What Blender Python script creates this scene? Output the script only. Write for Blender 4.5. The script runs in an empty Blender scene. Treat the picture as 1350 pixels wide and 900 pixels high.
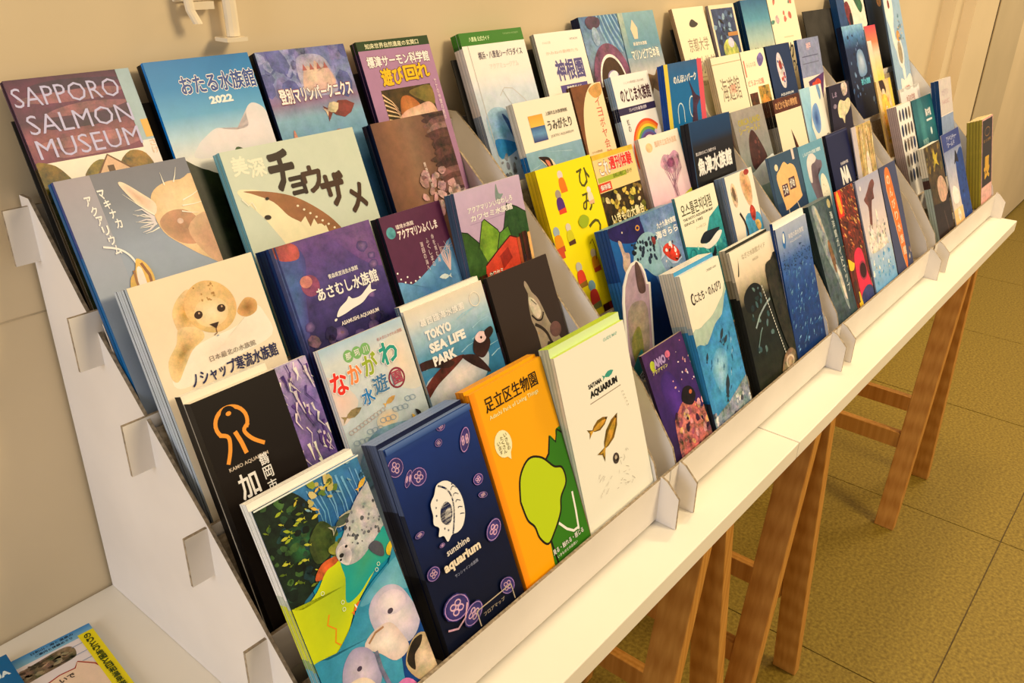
import bpy, math, random
from mathutils import Matrix, Vector
from mathutils.geometry import tessellate_polygon

# ------------------------------------------------------------------ camera
scene = bpy.context.scene
cam_data = bpy.data.cameras.new('camera')
cam = bpy.data.objects.new('camera', cam_data)
scene.collection.objects.link(cam)
scene.camera = cam
cam_data.sensor_width = 36.0
cam_data.lens = 36.0 * 1122.16 / 1350.0
cam_data.clip_start = 0.02
# rows: camera right, camera down, camera forward, in world axes
RT = Vector((0.637374, -0.770347, 0.017858))
DN = Vector((-0.325721, -0.290354, -0.899778))
FW = Vector((0.698327, 0.567679, -0.435982))
cam.matrix_world = Matrix(((RT.x, -DN.x, -FW.x, 0.0), (RT.y, -DN.y, -FW.y, 0.0), (RT.z, -DN.z, -FW.z, 1.236), (0, 0, 0, 1)))

# ------------------------------------------------------------------ world, light, exposure
scene.view_settings.view_transform = 'Standard'
scene.view_settings.look = 'None'
scene.view_settings.gamma = 1.0
scene.view_settings.use_curve_mapping = False
scene.view_settings.exposure = 0.0
world = bpy.data.worlds.new('world')
scene.world = world
world.use_nodes = True
world.node_tree.nodes['Background'].inputs[0].default_value = (1.0, 0.80, 0.58, 1)
world.node_tree.nodes['Background'].inputs[1].default_value = 0.46


def area(name, loc, target, sx, sy, power, color):
    l = bpy.data.lights.new(name, 'AREA')
    l.shape = 'RECTANGLE'
    l.size = sx
    l.size_y = sy
    l.energy = power
    l.color = color
    o = bpy.data.objects.new(name, l)
    scene.collection.objects.link(o)
    o.location = loc
    o.rotation_euler = (Vector(target) - Vector(loc)).to_track_quat('-Z', 'Y').to_euler()
    return o


area('ceiling_light', (1.45, -1.55, 2.45), (1.2, 0.45, 0.7), 0.7, 0.7, 50, (1.0, 0.76, 0.44))
area('ceiling_light', (1.75, 0.56, 2.6), (1.7, 0.50, 0.7), 0.35, 0.12, 17, (1.0, 0.74, 0.42))
area('ceiling_light', (3.9, -0.5, 2.6), (3.7, 0.6, 0.6), 0.8, 0.8, 42, (1.0, 0.74, 0.40))
area('window_light', (-2.0, 0.1, 1.5), (0.4, 0.45, 0.85), 0.9, 1.2, 22, (0.95, 0.95, 1.0))

# ------------------------------------------------------------------ helpers
S = 0.5618          # survey unit in metres
Z0 = 1.236          # survey origin (camera height)


def srgb(c):
    c = c / 255.0
    return c / 12.92 if c <= 0.04045 else ((c + 0.055) / 1.055) ** 2.4


PAPER = (0.93, 0.88, 0.74)   # how the room's warm lamps tint a white sheet


def ink(h, a=0.0):
    """printed colour from its look under the warm lamps, a = mottling"""
    r, g, b = (srgb(int(h[i:i + 2], 16)) for i in (0, 2, 4))
    r, g, b = (1.03 * q ** 1.1 for q in (r, g, b))
    return (min(r / PAPER[0], 0.86), min(g / PAPER[1], 0.86), min(b / PAPER[2], 0.86), a)


def nodes_mat(name, rough=0.5, spec=0.5):
    m = bpy.data.materials.new(name)
    m.use_nodes = True
    nt = m.node_tree
    b = nt.nodes['Principled BSDF']
    b.inputs['Roughness'].default_value = rough
    b.inputs['Specular IOR Level'].default_value = spec
    return m, nt, b


def N(nt, kind, **kw):
    n = nt.nodes.new(kind)
    for k, v in kw.items():
        if k in n.inputs:
            n.inputs[k].default_value = v
        else:
            setattr(n, k, v)
    return n


def paper_mat():
    m, nt, b = nodes_mat('printed_paper', 0.36, 0.22)
    at = N(nt, 'ShaderNodeAttribute', attribute_name='Col')
    tc = N(nt, 'ShaderNodeTexCoord')
    no = N(nt, 'ShaderNodeTexNoise')
    no.inputs['Scale'].default_value = 70
    no.inputs['Detail'].default_value = 9
    no.inputs['Roughness'].default_value = 0.72
    nt.links.new(tc.outputs['Object'], no.inputs['Vector'])
    sub = N(nt, 'ShaderNodeVectorMath', operation='SUBTRACT')
    sub.inputs[1].default_value = (0.5, 0.5, 0.5)
    nt.links.new(no.outputs['Color'], sub.inputs[0])
    # grey part and coloured part of the mottling
    g = N(nt, 'ShaderNodeMath', operation='SUBTRACT')
    g.inputs[1].default_value = 0.5
    nt.links.new(no.outputs['Fac'], g.inputs[0])
    gm = N(nt, 'ShaderNodeMath', operation='MULTIPLY')
    gm.inputs[1].default_value = 3.0
    nt.links.new(g.outputs[0], gm.inputs[0])
    add = N(nt, 'ShaderNodeVectorMath', operation='ADD')
    nt.links.new(sub.outputs[0], add.inputs[0])
    nt.links.new(gm.outputs[0], add.inputs[1])
    sc = N(nt, 'ShaderNodeVectorMath', operation='SCALE')
    nt.links.new(add.outputs[0], sc.inputs[0])
    am = N(nt, 'ShaderNodeMath', operation='MULTIPLY')
    am.inputs[1].default_value = 2.9
    nt.links.new(at.outputs['Alpha'], am.inputs[0])
    nt.links.new(am.outputs[0], sc.inputs['Scale'])
    one = N(nt, 'ShaderNodeVectorMath', operation='ADD')
    one.inputs[1].default_value = (1, 1, 1)
    nt.links.new(sc.outputs[0], one.inputs[0])
    mx = N(nt, 'ShaderNodeVectorMath', operation='MAXIMUM')
    mx.inputs[1].default_value = (0.06, 0.06, 0.06)
    nt.links.new(one.outputs[0], mx.inputs[0])
    mu = N(nt, 'ShaderNodeVectorMath', operation='MULTIPLY')
    nt.links.new(at.outputs['Color'], mu.inputs[0])
    nt.links.new(mx.outputs[0], mu.inputs[1])
    mi = N(nt, 'ShaderNodeVectorMath', operation='MINIMUM')
    mi.inputs[1].default_value = (0.9, 0.9, 0.9)
    nt.links.new(mu.outputs[0], mi.inputs[0])
    nt.links.new(mi.outputs[0], b.inputs['Base Color'])
    return m


def mottled(name, c1, c2, scale, rough=0.6, bump=0.0, detail=4, stretch=None, spec=0.4, contrast=(0.35, 0.65)):
    m, nt, b = nodes_mat(name, rough, spec)
    tc = N(nt, 'ShaderNodeTexCoord')
    no = N(nt, 'ShaderNodeTexNoise')
    no.inputs['Scale'].default_value = scale
    no.inputs['Detail'].default_value = detail
    src = tc.outputs['Object']
    if stretch:
        mp = N(nt, 'ShaderNodeMapping')
        mp.inputs['Scale'].default_value = stretch
        nt.links.new(src, mp.inputs[0])
        src = mp.outputs[0]
    nt.links.new(src, no.inputs['Vector'])
    cr = N(nt, 'ShaderNodeValToRGB')
    cr.color_ramp.elements[0].color = (*c1, 1)
    cr.color_ramp.elements[1].color = (*c2, 1)
    cr.color_ramp.elements[0].position = contrast[0]
    cr.color_ramp.elements[1].position = contrast[1]
    nt.links.new(no.outputs['Fac'], cr.inputs[0])
    nt.links.new(cr.outputs[0], b.inputs['Base Color'])
    if bump:
        bp = N(nt, 'ShaderNodeBump')
        bp.inputs['Strength'].default_value = bump
        bp.inputs['Distance'].default_value = 0.002
        nt.links.new(no.outputs['Fac'], bp.inputs['Height'])
        nt.links.new(bp.outputs[0], b.inputs['Normal'])
    return m


M_PAPER = paper_mat()
M_CARD = mottled('white_card', (0.74, 0.70, 0.66), (0.80, 0.76, 0.72), 9, 0.7, 0.02)
M_CARD_EDGE = mottled('card_cut_edge', (0.20, 0.16, 0.11), (0.42, 0.34, 0.24), 260, 0.9, 0.1)
M_BOARD = mottled('white_laminate', (0.84, 0.80, 0.70), (0.88, 0.84, 0.74), 5, 0.42, 0.01)
M_GAP_SHADE = mottled('gap_shade_card', (0.012, 0.011, 0.010), (0.03, 0.027, 0.024), 30, 0.8)  # black colour stands in for deep shade between the top row stacks
M_WALL = mottled('painted_wall', (0.66, 0.55, 0.37), (0.72, 0.60, 0.41), 3.5, 0.75, 0.05, 8)
M_SEAM = mottled('dark_seam', (0.05, 0.035, 0.02), (0.10, 0.07, 0.04), 60, 0.9)
M_FLOOR = mottled('floor_tile_vinyl', (0.155, 0.100, 0.008), (0.335, 0.245, 0.034), 150, 0.55, 0.12, 8, contrast=(0.30, 0.72))
M_GROUT = mottled('grout', (0.10, 0.07, 0.03), (0.16, 0.11, 0.045), 120, 0.9)
M_ACRYL = mottled('clear_plastic', (0.80, 0.70, 0.52), (0.85, 0.75, 0.58), 20, 0.12, spec=0.8)


def wood_mat():
    m, nt, b = nodes_mat('pine_wood', 0.5, 0.4)
    tc = N(nt, 'ShaderNodeTexCoord')
    mp = N(nt, 'ShaderNodeMapping')
    mp.inputs['Scale'].default_value = (42, 42, 1.5)
    nt.links.new(tc.outputs['Object'], mp.inputs[0])
    w = N(nt, 'ShaderNodeTexWave')
    w.inputs['Scale'].default_value = 0.9
    w.inputs['Distortion'].default_value = 1.0
    w.inputs['Detail'].default_value = 3
    nt.links.new(mp.outputs[0], w.inputs['Vector'])
    no = N(nt, 'ShaderNodeTexNoise')
    no.inputs['Scale'].default_value = 3.0
    no.inputs['Detail'].default_value = 6
    nt.links.new(mp.outputs[0], no.inputs['Vector'])
    mx = N(nt, 'ShaderNodeMath', operation='MULTIPLY_ADD')
    mx.inputs[1].default_value = 0.22
    nt.links.new(w.outputs['Fac'], mx.inputs[0])
    h = N(nt, 'ShaderNodeMath', operation='MULTIPLY')
    h.inputs[1].default_value = 0.78
    nt.links.new(no.outputs['Fac'], h.inputs[0])
    nt.links.new(h.outputs[0], mx.inputs[2])
    cr = N(nt, 'ShaderNodeValToRGB')
    cr.color_ramp.elements[0].color = (0.42, 0.17, 0.022, 1)
    cr.color_ramp.elements[1].color = (0.62, 0.31, 0.065, 1)
    cr.color_ramp.elements[0].position = 0.25
    cr.color_ramp.elements[1].position = 0.75
    nt.links.new(mx.outputs[0], cr.inputs[0])
    nt.links.new(cr.outputs[0], b.inputs['Base Color'])
    return m


M_WOOD = wood_mat()
COL = scene.collection


def link(name, verts, faces, mats, parent=None, fmat=None, loc=None, rot=None):
    me = bpy.data.meshes.new(name)
    me.from_pydata(verts, [], faces)
    for m in (mats if isinstance(mats, (list, tuple)) else [mats]):
        me.materials.append(m)
    if fmat:
        me.polygons.foreach_set('material_index', fmat)
    me.update()
    o = bpy.data.objects.new(name, me)
    COL.objects.link(o)
    if parent:
        o.parent = parent
    if loc:
        o.location = loc
    if rot:
        o.rotation_euler = rot
    return o


def tag(o, label=None, cat=None, group=None, kind=None):
    if label:
        o['label'] = label
    if cat:
        o['category'] = cat
    if group:
        o['group'] = group
    if kind:
        o['kind'] = kind
    return o


def empty(name, loc=(0, 0, 0), rot=(0, 0, 0)):
    o = bpy.data.objects.new(name, None)
    o.empty_display_size = 0.03
    COL.objects.link(o)
    o.location = loc
    o.rotation_euler = rot
    return o


BF = [(0, 3, 2, 1), (4, 5, 6, 7), (0, 1, 5, 4), (1, 2, 6, 5), (2, 3, 7, 6), (3, 0, 4, 7)]


def bv(x0, x1, y0, y1, z0, z1):
    return [(x0, y0, z0), (x1, y0, z0), (x1, y1, z0), (x0, y1, z0), (x0, y0, z1), (x1, y0, z1), (x1, y1, z1), (x0, y1, z1)]


def box(name, x0, x1, y0, y1, z0, z1, mats, parent=None, fmat=None, **k):
    return link(name, bv(x0, x1, y0, y1, z0, z1), BF, mats, parent, fmat, **k)


def bevel(o, w, seg=2):
    md = o.modifiers.new('bevel', 'BEVEL')
    md.width = w
    md.segments = seg
    md.limit_method = 'ANGLE'
    return o


def prism_x(name, prof, x0, x1, mats, parent=None, face_m=0, edge_m=1):
    """profile in (y, z), extruded along x; flat faces face_m, cut edge edge_m"""
    n = len(prof)
    v = [(x0, y, z) for y, z in prof] + [(x1, y, z) for y, z in prof]
    f, fm = [], []
    tri = tessellate_polygon([[Vector((y, z, 0)) for y, z in prof]])
    for a, b, c in tri:
        f.append((a, b, c)); fm.append(face_m)
        f.append((a + n, c + n, b + n)); fm.append(face_m)
    for i in range(n):
        j = (i + 1) % n
        f.append((i, j, j + n, i + n)); fm.append(edge_m)
    o = link(name, v, f, mats, parent, fm)
    return o


# ------------------------------------------------------------------ the setting
WALL_Y = 1.212 * S
END_X = 5.6
# back wall with the two stepped door-frame pilasters at its far end
prof = [(-2.2, WALL_Y), (4.76 * S, WALL_Y), (4.76 * S, 1.152 * S), (4.915 * S, 1.152 * S), (4.915 * S, 1.098 * S), (5.42 * S, 1.098 * S), (5.42 * S, WALL_Y), (END_X, WALL_Y), (END_X, WALL_Y + 0.1), (-2.2, WALL_Y + 0.1)]
nP = len(prof)
v = [(x, y, 0.012) for x, y in prof] + [(x, y, 2.7) for x, y in prof]
f = [(i, i + 1, i + 1 + nP, i + nP) for i in range(nP - 1)]
tag(link('wall_back', v, f, M_WALL), kind='structure')
tag(box('baseboard_back', -2.2, END_X, WALL_Y + 0.004, WALL_Y + 0.09, 0.0, 0.012, M_SEAM), kind='structure')
tag(box('trim_1', 5.42 * S - 0.006, 5.42 * S + 0.0015, 1.098 * S - 0.0015, 1.098 * S + 0.002, 0.0, 2.7, M_SEAM), kind='structure')
tag(box('trim_3', 5.99 * S, 6.78 * S, WALL_Y - 0.004, WALL_Y + 0.002, 0.012, 2.7, mottled('tan_strip', (0.50, 0.42, 0.28), (0.55, 0.46, 0.31), 5, 0.7)), kind='structure')  # thin strip over the wall, a darker tan than the wall
# a faint horizontal joint in the wall boarding
tag(box('trim_2', -2.2, 0.62, WALL_Y - 0.0006, WALL_Y + 0.002, Z0 - 0.500 * S - 0.0008, Z0 - 0.500 * S + 0.0004, mottled('wall_joint', (0.44, 0.36, 0.24), (0.56, 0.46, 0.31), 40, 0.8)), kind='structure')
# floor: 600 mm vinyl tiles over a grout bed
fl = tag(box('floor', -2.2, END_X, -2.6, WALL_Y + 0.1, -0.05, -0.0022, M_GROUT), kind='structure')
TILE = 0.6005
tx0, ty0 = 3.4085 * S, 0.197 * S
tm = {}
rnd = random.Random(4)
for i in range(-5, 7):
    for j in range(-4, 2):
        xa, xb = tx0 + i * TILE, tx0 + (i + 1) * TILE
        ya, yb = ty0 + j * TILE, ty0 + (j + 1) * TILE
        xb, yb = min(xb, END_X + 0.002), min(yb, WALL_Y + 0.05)
        if xb - xa < 0.05 or yb - ya < 0.05:
            continue
        key = (round(xb - xa, 3), round(yb - ya, 3))
        g = 0.0016
        if key not in tm:
            o = box('tile', 0, key[0] - 2 * g, 0, key[1] - 2 * g, -0.0022, 0.0, M_FLOOR, fl)
            tm[key] = o.data
        else:
            o = bpy.data.objects.new('tile', tm[key])
            COL.objects.link(o)
            o.parent = fl
        o.location = (xa + g, ya + g, 0)

# ------------------------------------------------------------------ table boards and trestles
TT = 1.236 - 1.0 * S          # table top height
TH = 0.024
BY0, BY1 = 0.509 * S, 1.208 * S
for (xa, xb, lab) in ((-0.283, 0.9155, 'white laminate table board, the nearer one, in front of the cardboard racks'),
                      (0.9170, 2.118, 'white laminate table board, the farther one, ending beside the bare floor')):
    o = bevel(box('table_board', xa, xb, BY0, BY1, TT - TH, TT, M_BOARD), 0.0012)
    tag(o, lab, 'table', 'white boards laid end to end on trestles')


def leg(name, xf, xt, y0, y1, h, t, parent):
    """slanted board: foot centre xf, head centre xt"""
    v = []
    for z, x in ((0.0003, xf), (h, xt)):
        v += [(x - t, y0, z), (x + t, y0, z), (x + t, y1, z), (x - t, y1, z)]
    return bevel(link(name, v, BF, M_WOOD, parent), 0.0015)


def trestle(cx, label):
    t = tag(empty('trestle', (cx, 0, 0)), label, 'trestle', 'pine trestles under the white boards')
    h = TT - TH - 0.0008
    hw = 0.0105
    for (ya, yb) in ((0.556 * S, 0.632 * S), (1.06 * S, 1.136 * S)):
        leg('leg', -0.1335, -0.0185, ya, yb, h, hw, t)
        leg('leg', 0.1335, 0.0185, ya, yb, h, hw, t)
    zb = Z0 - 1.8 * S
    for s in (-1, 1):
        xx = s * (0.1335 - 0.115 * (zb / h)) + s * 0.0
        bevel(box('crossbar', xx - 0.009, xx + 0.009, 0.632 * S + 0.0004, 1.06 * S - 0.0004, zb - 0.036, zb + 0.002, M_WOOD, t), 0.001)
    bevel(box('top_beam', -0.0075, 0.0075, 0.56 * S, 1.13 * S, h - 0.05, h, M_WOOD, t), 0.001)
    return t


trestle(1.385 * S, 'pine trestle at the front, cut by the bottom of the picture')
trestle(1.975 * S, 'pine trestle just behind the seam between the two white boards')
trestle(3.445 * S, 'pine trestle under the far end of the table, feet in full view')
trestle(-0.16, 'pine trestle at the left end of the table, hidden behind the rack')

# ------------------------------------------------------------------ cardboard rack units
LIPS = [(0.606, -0.905), (0.751, -0.822), (0.856, -0.700), (0.966, -0.578), (1.056, -0.455), (1.185, -0.341)]
FOOT = 14.0         # mm below the lip line at which the leaflets stand
BASE = {1: (.62, -.905), 2: (.765, -.822), 3: (.87, -.70), 4: (.98, -.578), 5: (1.07, -.455)}
CAP = {1: 34, 2: 19, 3: 21.5, 4: 10.5, 5: 13}     # mm of room behind each row


def W(y, z):
    return (y * S, Z0 + z * S)


def Y0_(k):
    return BASE[k][0] * S


def rack_unit(xa, xb, label):
    cx = (xa + xb) / 2
    t = tag(empty('rack_unit', (cx, 0.9 * S, TT)), label, 'rack', 'white cardboard leaflet racks standing side by side')
    off = Vector((-cx, -0.9 * S, -TT))

    def fix(o):
        o.data.transform(Matrix.Translation(off))
        return o
    foot = [(0.607, -0.925), (0.6035, -0.899), (0.590, -0.905), (0.563, -0.932), (0.563, -0.9995)]
    pr = [(1.205, -0.9995), (1.205, -0.326), (1.172, -0.326), (1.10, -0.383), (1.0, -0.472), (0.90, -0.568), (0.80, -0.668), (0.70, -0.768), (0.622, -0.878)] + foot
    # the end panel of the nearest unit is cut a little steeper
    pe = [(1.205, -0.9995), (1.205, -0.330), (1.178, -0.330), (1.084, -0.452), (0.971, -0.574), (0.855, -0.693), (0.748, -0.815), (0.665, -0.905), (0.640, -0.925)] + foot
    # small slots are cut where the lips pass
    for x in (xa, xb):
        fix(prism_x('side_panel', [W(*p) for p in (pe if x < 0.3 else pr)], x - 0.0014, x + 0.0014, [M_CARD, M_CARD_EDGE], t))
    e = 0.0195
    for k, (y, z) in enumerate(LIPS):
        Y, Zt = W(y, z)
        hgt = 0.050 if k == 0 else 0.043
        th = 0.0014
        fix(box('lip', xa - e, xb + e, Y - th, Y + th, Zt - hgt, Zt, [M_CARD, M_CARD_EDGE], t, [1, 1, 0, 1, 0, 1]))
    for k in range(1, 6):
        y0, z0 = BASE[k]
        Y, Zt = W(LIPS[k - 1][0], z0)
        Yb, _ = W(LIPS[k][0], 0)
        # the shelf leans with the leaflets, square to their feet
        aa = math.radians(68)
        fy, fz = Y0_(k), Zt
        fy -= (FOOT / 1000 + 0.0004) * math.cos(aa); fz -= (FOOT / 1000 + 0.0004) * math.sin(aa)
        nn = (math.sin(aa), -math.cos(aa))
        dd = (CAP[k] + 4) / 1000
        ps = []
        for tt, q in ((-0.0006, 0), (dd, 0), (dd, 0.0014), (-0.0006, 0.0014)):
            ps.append((fy + nn[0] * tt - math.cos(aa) * q, fz + nn[1] * tt - math.sin(aa) * q))
        fix(prism_x('shelf', ps, xa + 0.0016, xb - 0.0016, [M_CARD, M_CARD_EDGE], t))
        # tilted backing card; the top row's is coloured black as painted gap shade
        a = math.radians(68)
        yb, zb = W(y0, z0)
        yb += (CAP[k] + 1.5) / 1000 / math.sin(a)
        n = (math.sin(a), -math.cos(a))
        L0, L1 = -FOOT / 1000 + 0.001, (0, 0.018, 0.064, 0.064, 0.064, 0.135)[k]
        th = 0.0012
        pf = []
        for L, d in ((L0, 0), (L1, 0), (L1, th), (L0, th)):
            pf.append((yb + L * math.cos(a) + d * n[0], zb + L * math.sin(a) + d * n[1]))
        fix(prism_x('backing_card', pf, xa + 0.0016, xb - 0.0016, [M_GAP_SHADE if k == 5 else M_CARD, M_GAP_SHADE if k == 5 else M_CARD_EDGE], t))
    return t


UNITS = {1: (0.2465, 0.6665), 2: (0.7045, 1.1385), 3: (1.1755, 1.6115), 4: (1.6635, 2.1075)}
rack_unit(*UNITS[1], 'nearest white cardboard rack unit, its bare side panel facing left')
rack_unit(*UNITS[2], 'second cardboard rack unit, holding the yellow leaflet and the short purple leaflet')
rack_unit(*UNITS[3], 'third cardboard rack unit, holding the slate leaflet with the orange surfboard')
rack_unit(*UNITS[4], 'farthest cardboard rack unit, at the right end of the table')

# ------------------------------------------------------------------ print artwork as thin coloured shapes
_glyph = {}


def glyphs(s, bold=0.0):
    key = (s, bold)
    if key in _glyph:
        return _glyph[key]
    cu = bpy.data.curves.new('lettering', 'FONT')
    cu.body = s
    cu.size = 1.0
    cu.resolution_u = 2
    cu.offset = bold
    cu.fill_mode = 'FRONT'
    cu.space_line = 0.9
    cu.align_x = 'LEFT'
    ob = bpy.data.objects.new('lettering', cu)
    me = ob.to_mesh()
    vs = [(v.co.x, v.co.y) for v in me.vertices]
    fs = [tuple(p.vertices) for p in me.polygons]
    ob.to_mesh_clear()
    bpy.data.objects.remove(ob)
    bpy.data.curves.remove(cu)
    if vs:
        x0 = min(v[0] for v in vs); x1 = max(v[0] for v in vs)
        y0 = min(v[1] for v in vs); y1 = max(v[1] for v in vs)
    else:
        x0 = y0 = 0; x1 = y1 = 1
    _glyph[key] = (vs, fs, x0, y0, max(x1 - x0, 1e-6), max(y1 - y0, 1e-6))
    return _glyph[key]


class Art:
    """x right, y down from the top left corner, in mm; every shape goes on its own thin layer"""

    def __init__(self, w, h, seed=1, foot=None):
        self.w, self.h = w, h
        self.short = False
        self.V, self.F, self.C = [], [], []
        self.TV, self.TF, self.TC = [], [], []
        self.n = 0
        self.tn = 0
        self.r = random.Random(seed)

    def _clip(self, pts):
        # pts: [(x, y, col)], convex
        for axis, lim, sgn in ((0, 0.0, 1), (0, self.w, -1), (1, 0.0, 1), (1, self.h, -1)):
            out = []
            m = len(pts)
            if not m:
                return out
            for i in range(m):
                a, b = pts[i], pts[(i + 1) % m]
                da, db = (a[axis] - lim) * sgn, (b[axis] - lim) * sgn
                if da >= 0:
                    out.append(a)
                if (da > 0 > db) or (da < 0 < db):
                    t = da / (da - db)
                    out.append((a[0] + (b[0] - a[0]) * t, a[1] + (b[1] - a[1]) * t, tuple(a[2][k] + (b[2][k] - a[2][k]) * t for k in range(4))))
            pts = out
        return pts

    def _face(self, pts, text=False):
        if min(p[0] for p in pts) < 0 or min(p[1] for p in pts) < 0 or max(p[0] for p in pts) > self.w or max(p[1] for p in pts) > self.h:
            pts = self._clip(pts)
        if len(pts) < 3:
            return
        V, F, C, n = (self.TV, self.TF, self.TC, self.tn) if text else (self.V, self.F, self.C, self.n)
        z = (0.16 if text else 0.03) + 0.028 * min(n, 90 if not text else 5)
        if text:
            z = 0.05 + 0.028 * self.n + 0.03 * (n + 1)
        b = len(V)
        for p in pts:
            V.append((p[0], z, p[1]))
        F.append(tuple(range(b, b + len(pts))))
        C.extend(p[2] for p in pts)

    def lay(self):
        self.n += 1

    def poly(self, pts, c, same=False):
        if not same:
            self.lay()
        c = ink(*c) if isinstance(c, tuple) else ink(c)
        tri = tessellate_polygon([[Vector((x, y, 0)) for x, y in pts]])
        for t in tri:
            self._face([(pts[i][0], pts[i][1], c) for i in t])

    def rect(self, x, y, w, h, c, same=False):
        if not same:
            self.lay()
        c = ink(*c) if isinstance(c, tuple) else ink(c)
        self._face([(x, y, c), (x + w, y, c), (x + w, y + h, c), (x, y + h, c)])

    def grad(self, x, y, w, h, stops, horiz=False):
        """stops: [(t, hex, mottling)]"""
        if h == self.h and not horiz and self.short:
            h = 112
            self.rect(x, y + h, w, self.h - h, tuple(stops[-1][1:]) if len(stops[-1]) > 2 else stops[-1][1])
        self.lay()
        for a, b in zip(stops, stops[1:]):
            ca, cb = ink(a[1], a[2] if len(a) > 2 else 0), ink(b[1], b[2] if len(b) > 2 else 0)
            if horiz:
                xa, xb = x + w * a[0], x + w * b[0]
                self._face([(xa, y, ca), (xb, y, cb), (xb, y + h, cb), (xa, y + h, ca)])
            else:
                ya, yb = y + h * a[0], y + h * b[0]
                self._face([(x, ya, ca), (x + w, ya, ca), (x + w, yb, cb), (x, yb, cb)])

    def ell(self, cx, cy, rx, ry, c, rot=0, n=20, edge=None, same=False, wob=0.0, a0=0, a1=360):
        if not same:
            self.lay()
        c = ink(*c) if isinstance(c, tuple) else ink(c)
        e = c if edge is None else (ink(*edge) if isinstance(edge, tuple) else ink(edge))
        ca, sa = math.cos(math.radians(rot)), math.sin(math.radians(rot))
        ring = []
        full = (a1 - a0) >= 359.9
        ks = n if full else n + 1
        for i in range(ks):
            t = math.radians(a0 + (a1 - a0) * i / n)
            k = 1 + (self.r.uniform(-wob, wob) if wob else 0)
            x, y = rx * math.cos(t) * k, ry * math.sin(t) * k
            ring.append((cx + x * ca - y * sa, cy + x * sa + y * ca, e))
        for i in range(ks if full else ks - 1):
            self._face([(cx, cy, c), ring[i], ring[(i + 1) % ks]])

    def ring(self, cx, cy, rx, ry, t, c, rot=0, n=24, a0=0, a1=360, same=False):
        if not same:
            self.lay()
        c = ink(*c) if isinstance(c, tuple) else ink(c)
        ca, sa = math.cos(math.radians(rot)), math.sin(math.radians(rot))

        def P(a, k):
            x, y = (rx + k) * math.cos(a), (ry + k) * math.sin(a)
            return (cx + x * ca - y * sa, cy + x * sa + y * ca, c)
        for i in range(n):
            p, q = math.radians(a0 + (a1 - a0) * i / n), math.radians(a0 + (a1 - a0) * (i + 1) / n)
            self._face([P(p, 0), P(q, 0), P(q, -t), P(p, -t)])

    def line(self, pts, wd, c, taper=False, same=False):
        if not same:
            self.lay()
        c = ink(*c) if isinstance(c, tuple) else ink(c)
        m = len(pts)
        L, R = [], []
        for i, (x, y) in enumerate(pts):
            a = pts[max(i - 1, 0)]
            b = pts[min(i + 1, m - 1)]
            dx, dy = b[0] - a[0], b[1] - a[1]
            d = math.hypot(dx, dy) or 1
            k = wd / 2 * ((1 - 0.85 * i / (m - 1)) if taper else 1)
            L.append((x - dy / d * k, y + dx / d * k, c))
            R.append((x + dy / d * k, y - dx / d * k, c))
        for i in range(m - 1):
            self._face([L[i], L[i + 1], R[i + 1]])
            self._face([L[i], R[i + 1], R[i]])

    def curve(self, pts, wd, c, taper=False):
        """smooth open stroke through the points"""
        out = []
        m = len(pts)
        for i in range(m - 1):
            p0, p1, p2, p3 = pts[max(i - 1, 0)], pts[i], pts[i + 1], pts[min(i + 2, m - 1)]
            for s in range(5):
                t = s / 5
                out.append(tuple(0.5 * (2 * p1[k] + (p2[k] - p0[k]) * t + (2 * p0[k] - 5 * p1[k] + 4 * p2[k] - p3[k]) * t * t + (3 * p1[k] - p0[k] - 3 * p2[k] + p3[k]) * t ** 3) for k in (0, 1)))
        out.append(pts[-1])
        self.line(out, wd, c, taper)

    def blob(self, pts, c, edge=None):
        """smooth closed shape through the points"""
        m = len(pts)
        out = []
        for i in range(m):
            p0, p1, p2, p3 = pts[i - 1], pts[i], pts[(i + 1) % m], pts[(i + 2) % m]
            for s in range(4):
                t = s / 4
                out.append(tuple(0.5 * (2 * p1[k] + (p2[k] - p0[k]) * t + (2 * p0[k] - 5 * p1[k] + 4 * p2[k] - p3[k]) * t * t + (3 * p1[k] - p0[k] - 3 * p2[k] + p3[k]) * t ** 3) for k in (0, 1)))
        if edge is None:
            self.poly(out, c)
        else:
            self.lay()
            cx = sum(p[0] for p in out) / len(out)
            cy = sum(p[1] for p in out) / len(out)
            ci = ink(*c) if isinstance(c, tuple) else ink(c)
            ce = ink(*edge) if isinstance(edge, tuple) else ink(edge)
            for i in range(len(out)):
                a, b = out[i], out[(i + 1) % len(out)]
                self._face([(cx, cy, ci), (a[0], a[1], ce), (b[0], b[1], ce)])

    def scatter(self, n, x, y, w, h, size, cols, kind='ell', asp=(0.5, 1.0), rot=(0, 180)):
        lays = 4
        for i in range(n):
            if i % max(1, n // lays) == 0:
                self.lay()
            px, py = x + self.r.random() * w, y + self.r.random() * h
            s = self.r.uniform(*size)
            c = self.r.choice(cols)
            r = self.r.uniform(*rot)
            if kind == 'ell':
                self.ell(px, py, s, s * self.r.uniform(*asp), c, r, 8, same=True, wob=0.18)
            elif kind == 'fish':
                self.fish(px, py, s, c, r, same=True)

    def fish(self, x, y, s, c, rot=0, same=False, flat=0.36):
        if not same:
            self.lay()
        c = ink(*c) if isinstance(c, tuple) else ink(c)
        ca, sa = math.cos(math.radians(rot)), math.sin(math.radians(rot))
        sh = [(-1, 0), (-.55, -.75), (0, -1), (.5, -.5), (.72, 0), (.5, .5), (0, .9), (-.55, .65)]
        P = [(x + (a * ca - b * flat * sa) * s, y + (a * sa + b * flat * ca) * s, c) for a, b in sh]
        self._face(P)
        T = [(x + (a * ca - b * flat * sa) * s, y + (a * sa + b * flat * ca) * s, c) for a, b in [(.6, 0), (1.15, -.9), (1.0, 0), (1.15, .9)]]
        self._face([T[0], T[1], T[2]])
        self._face([T[0], T[2], T[3]])

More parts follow.
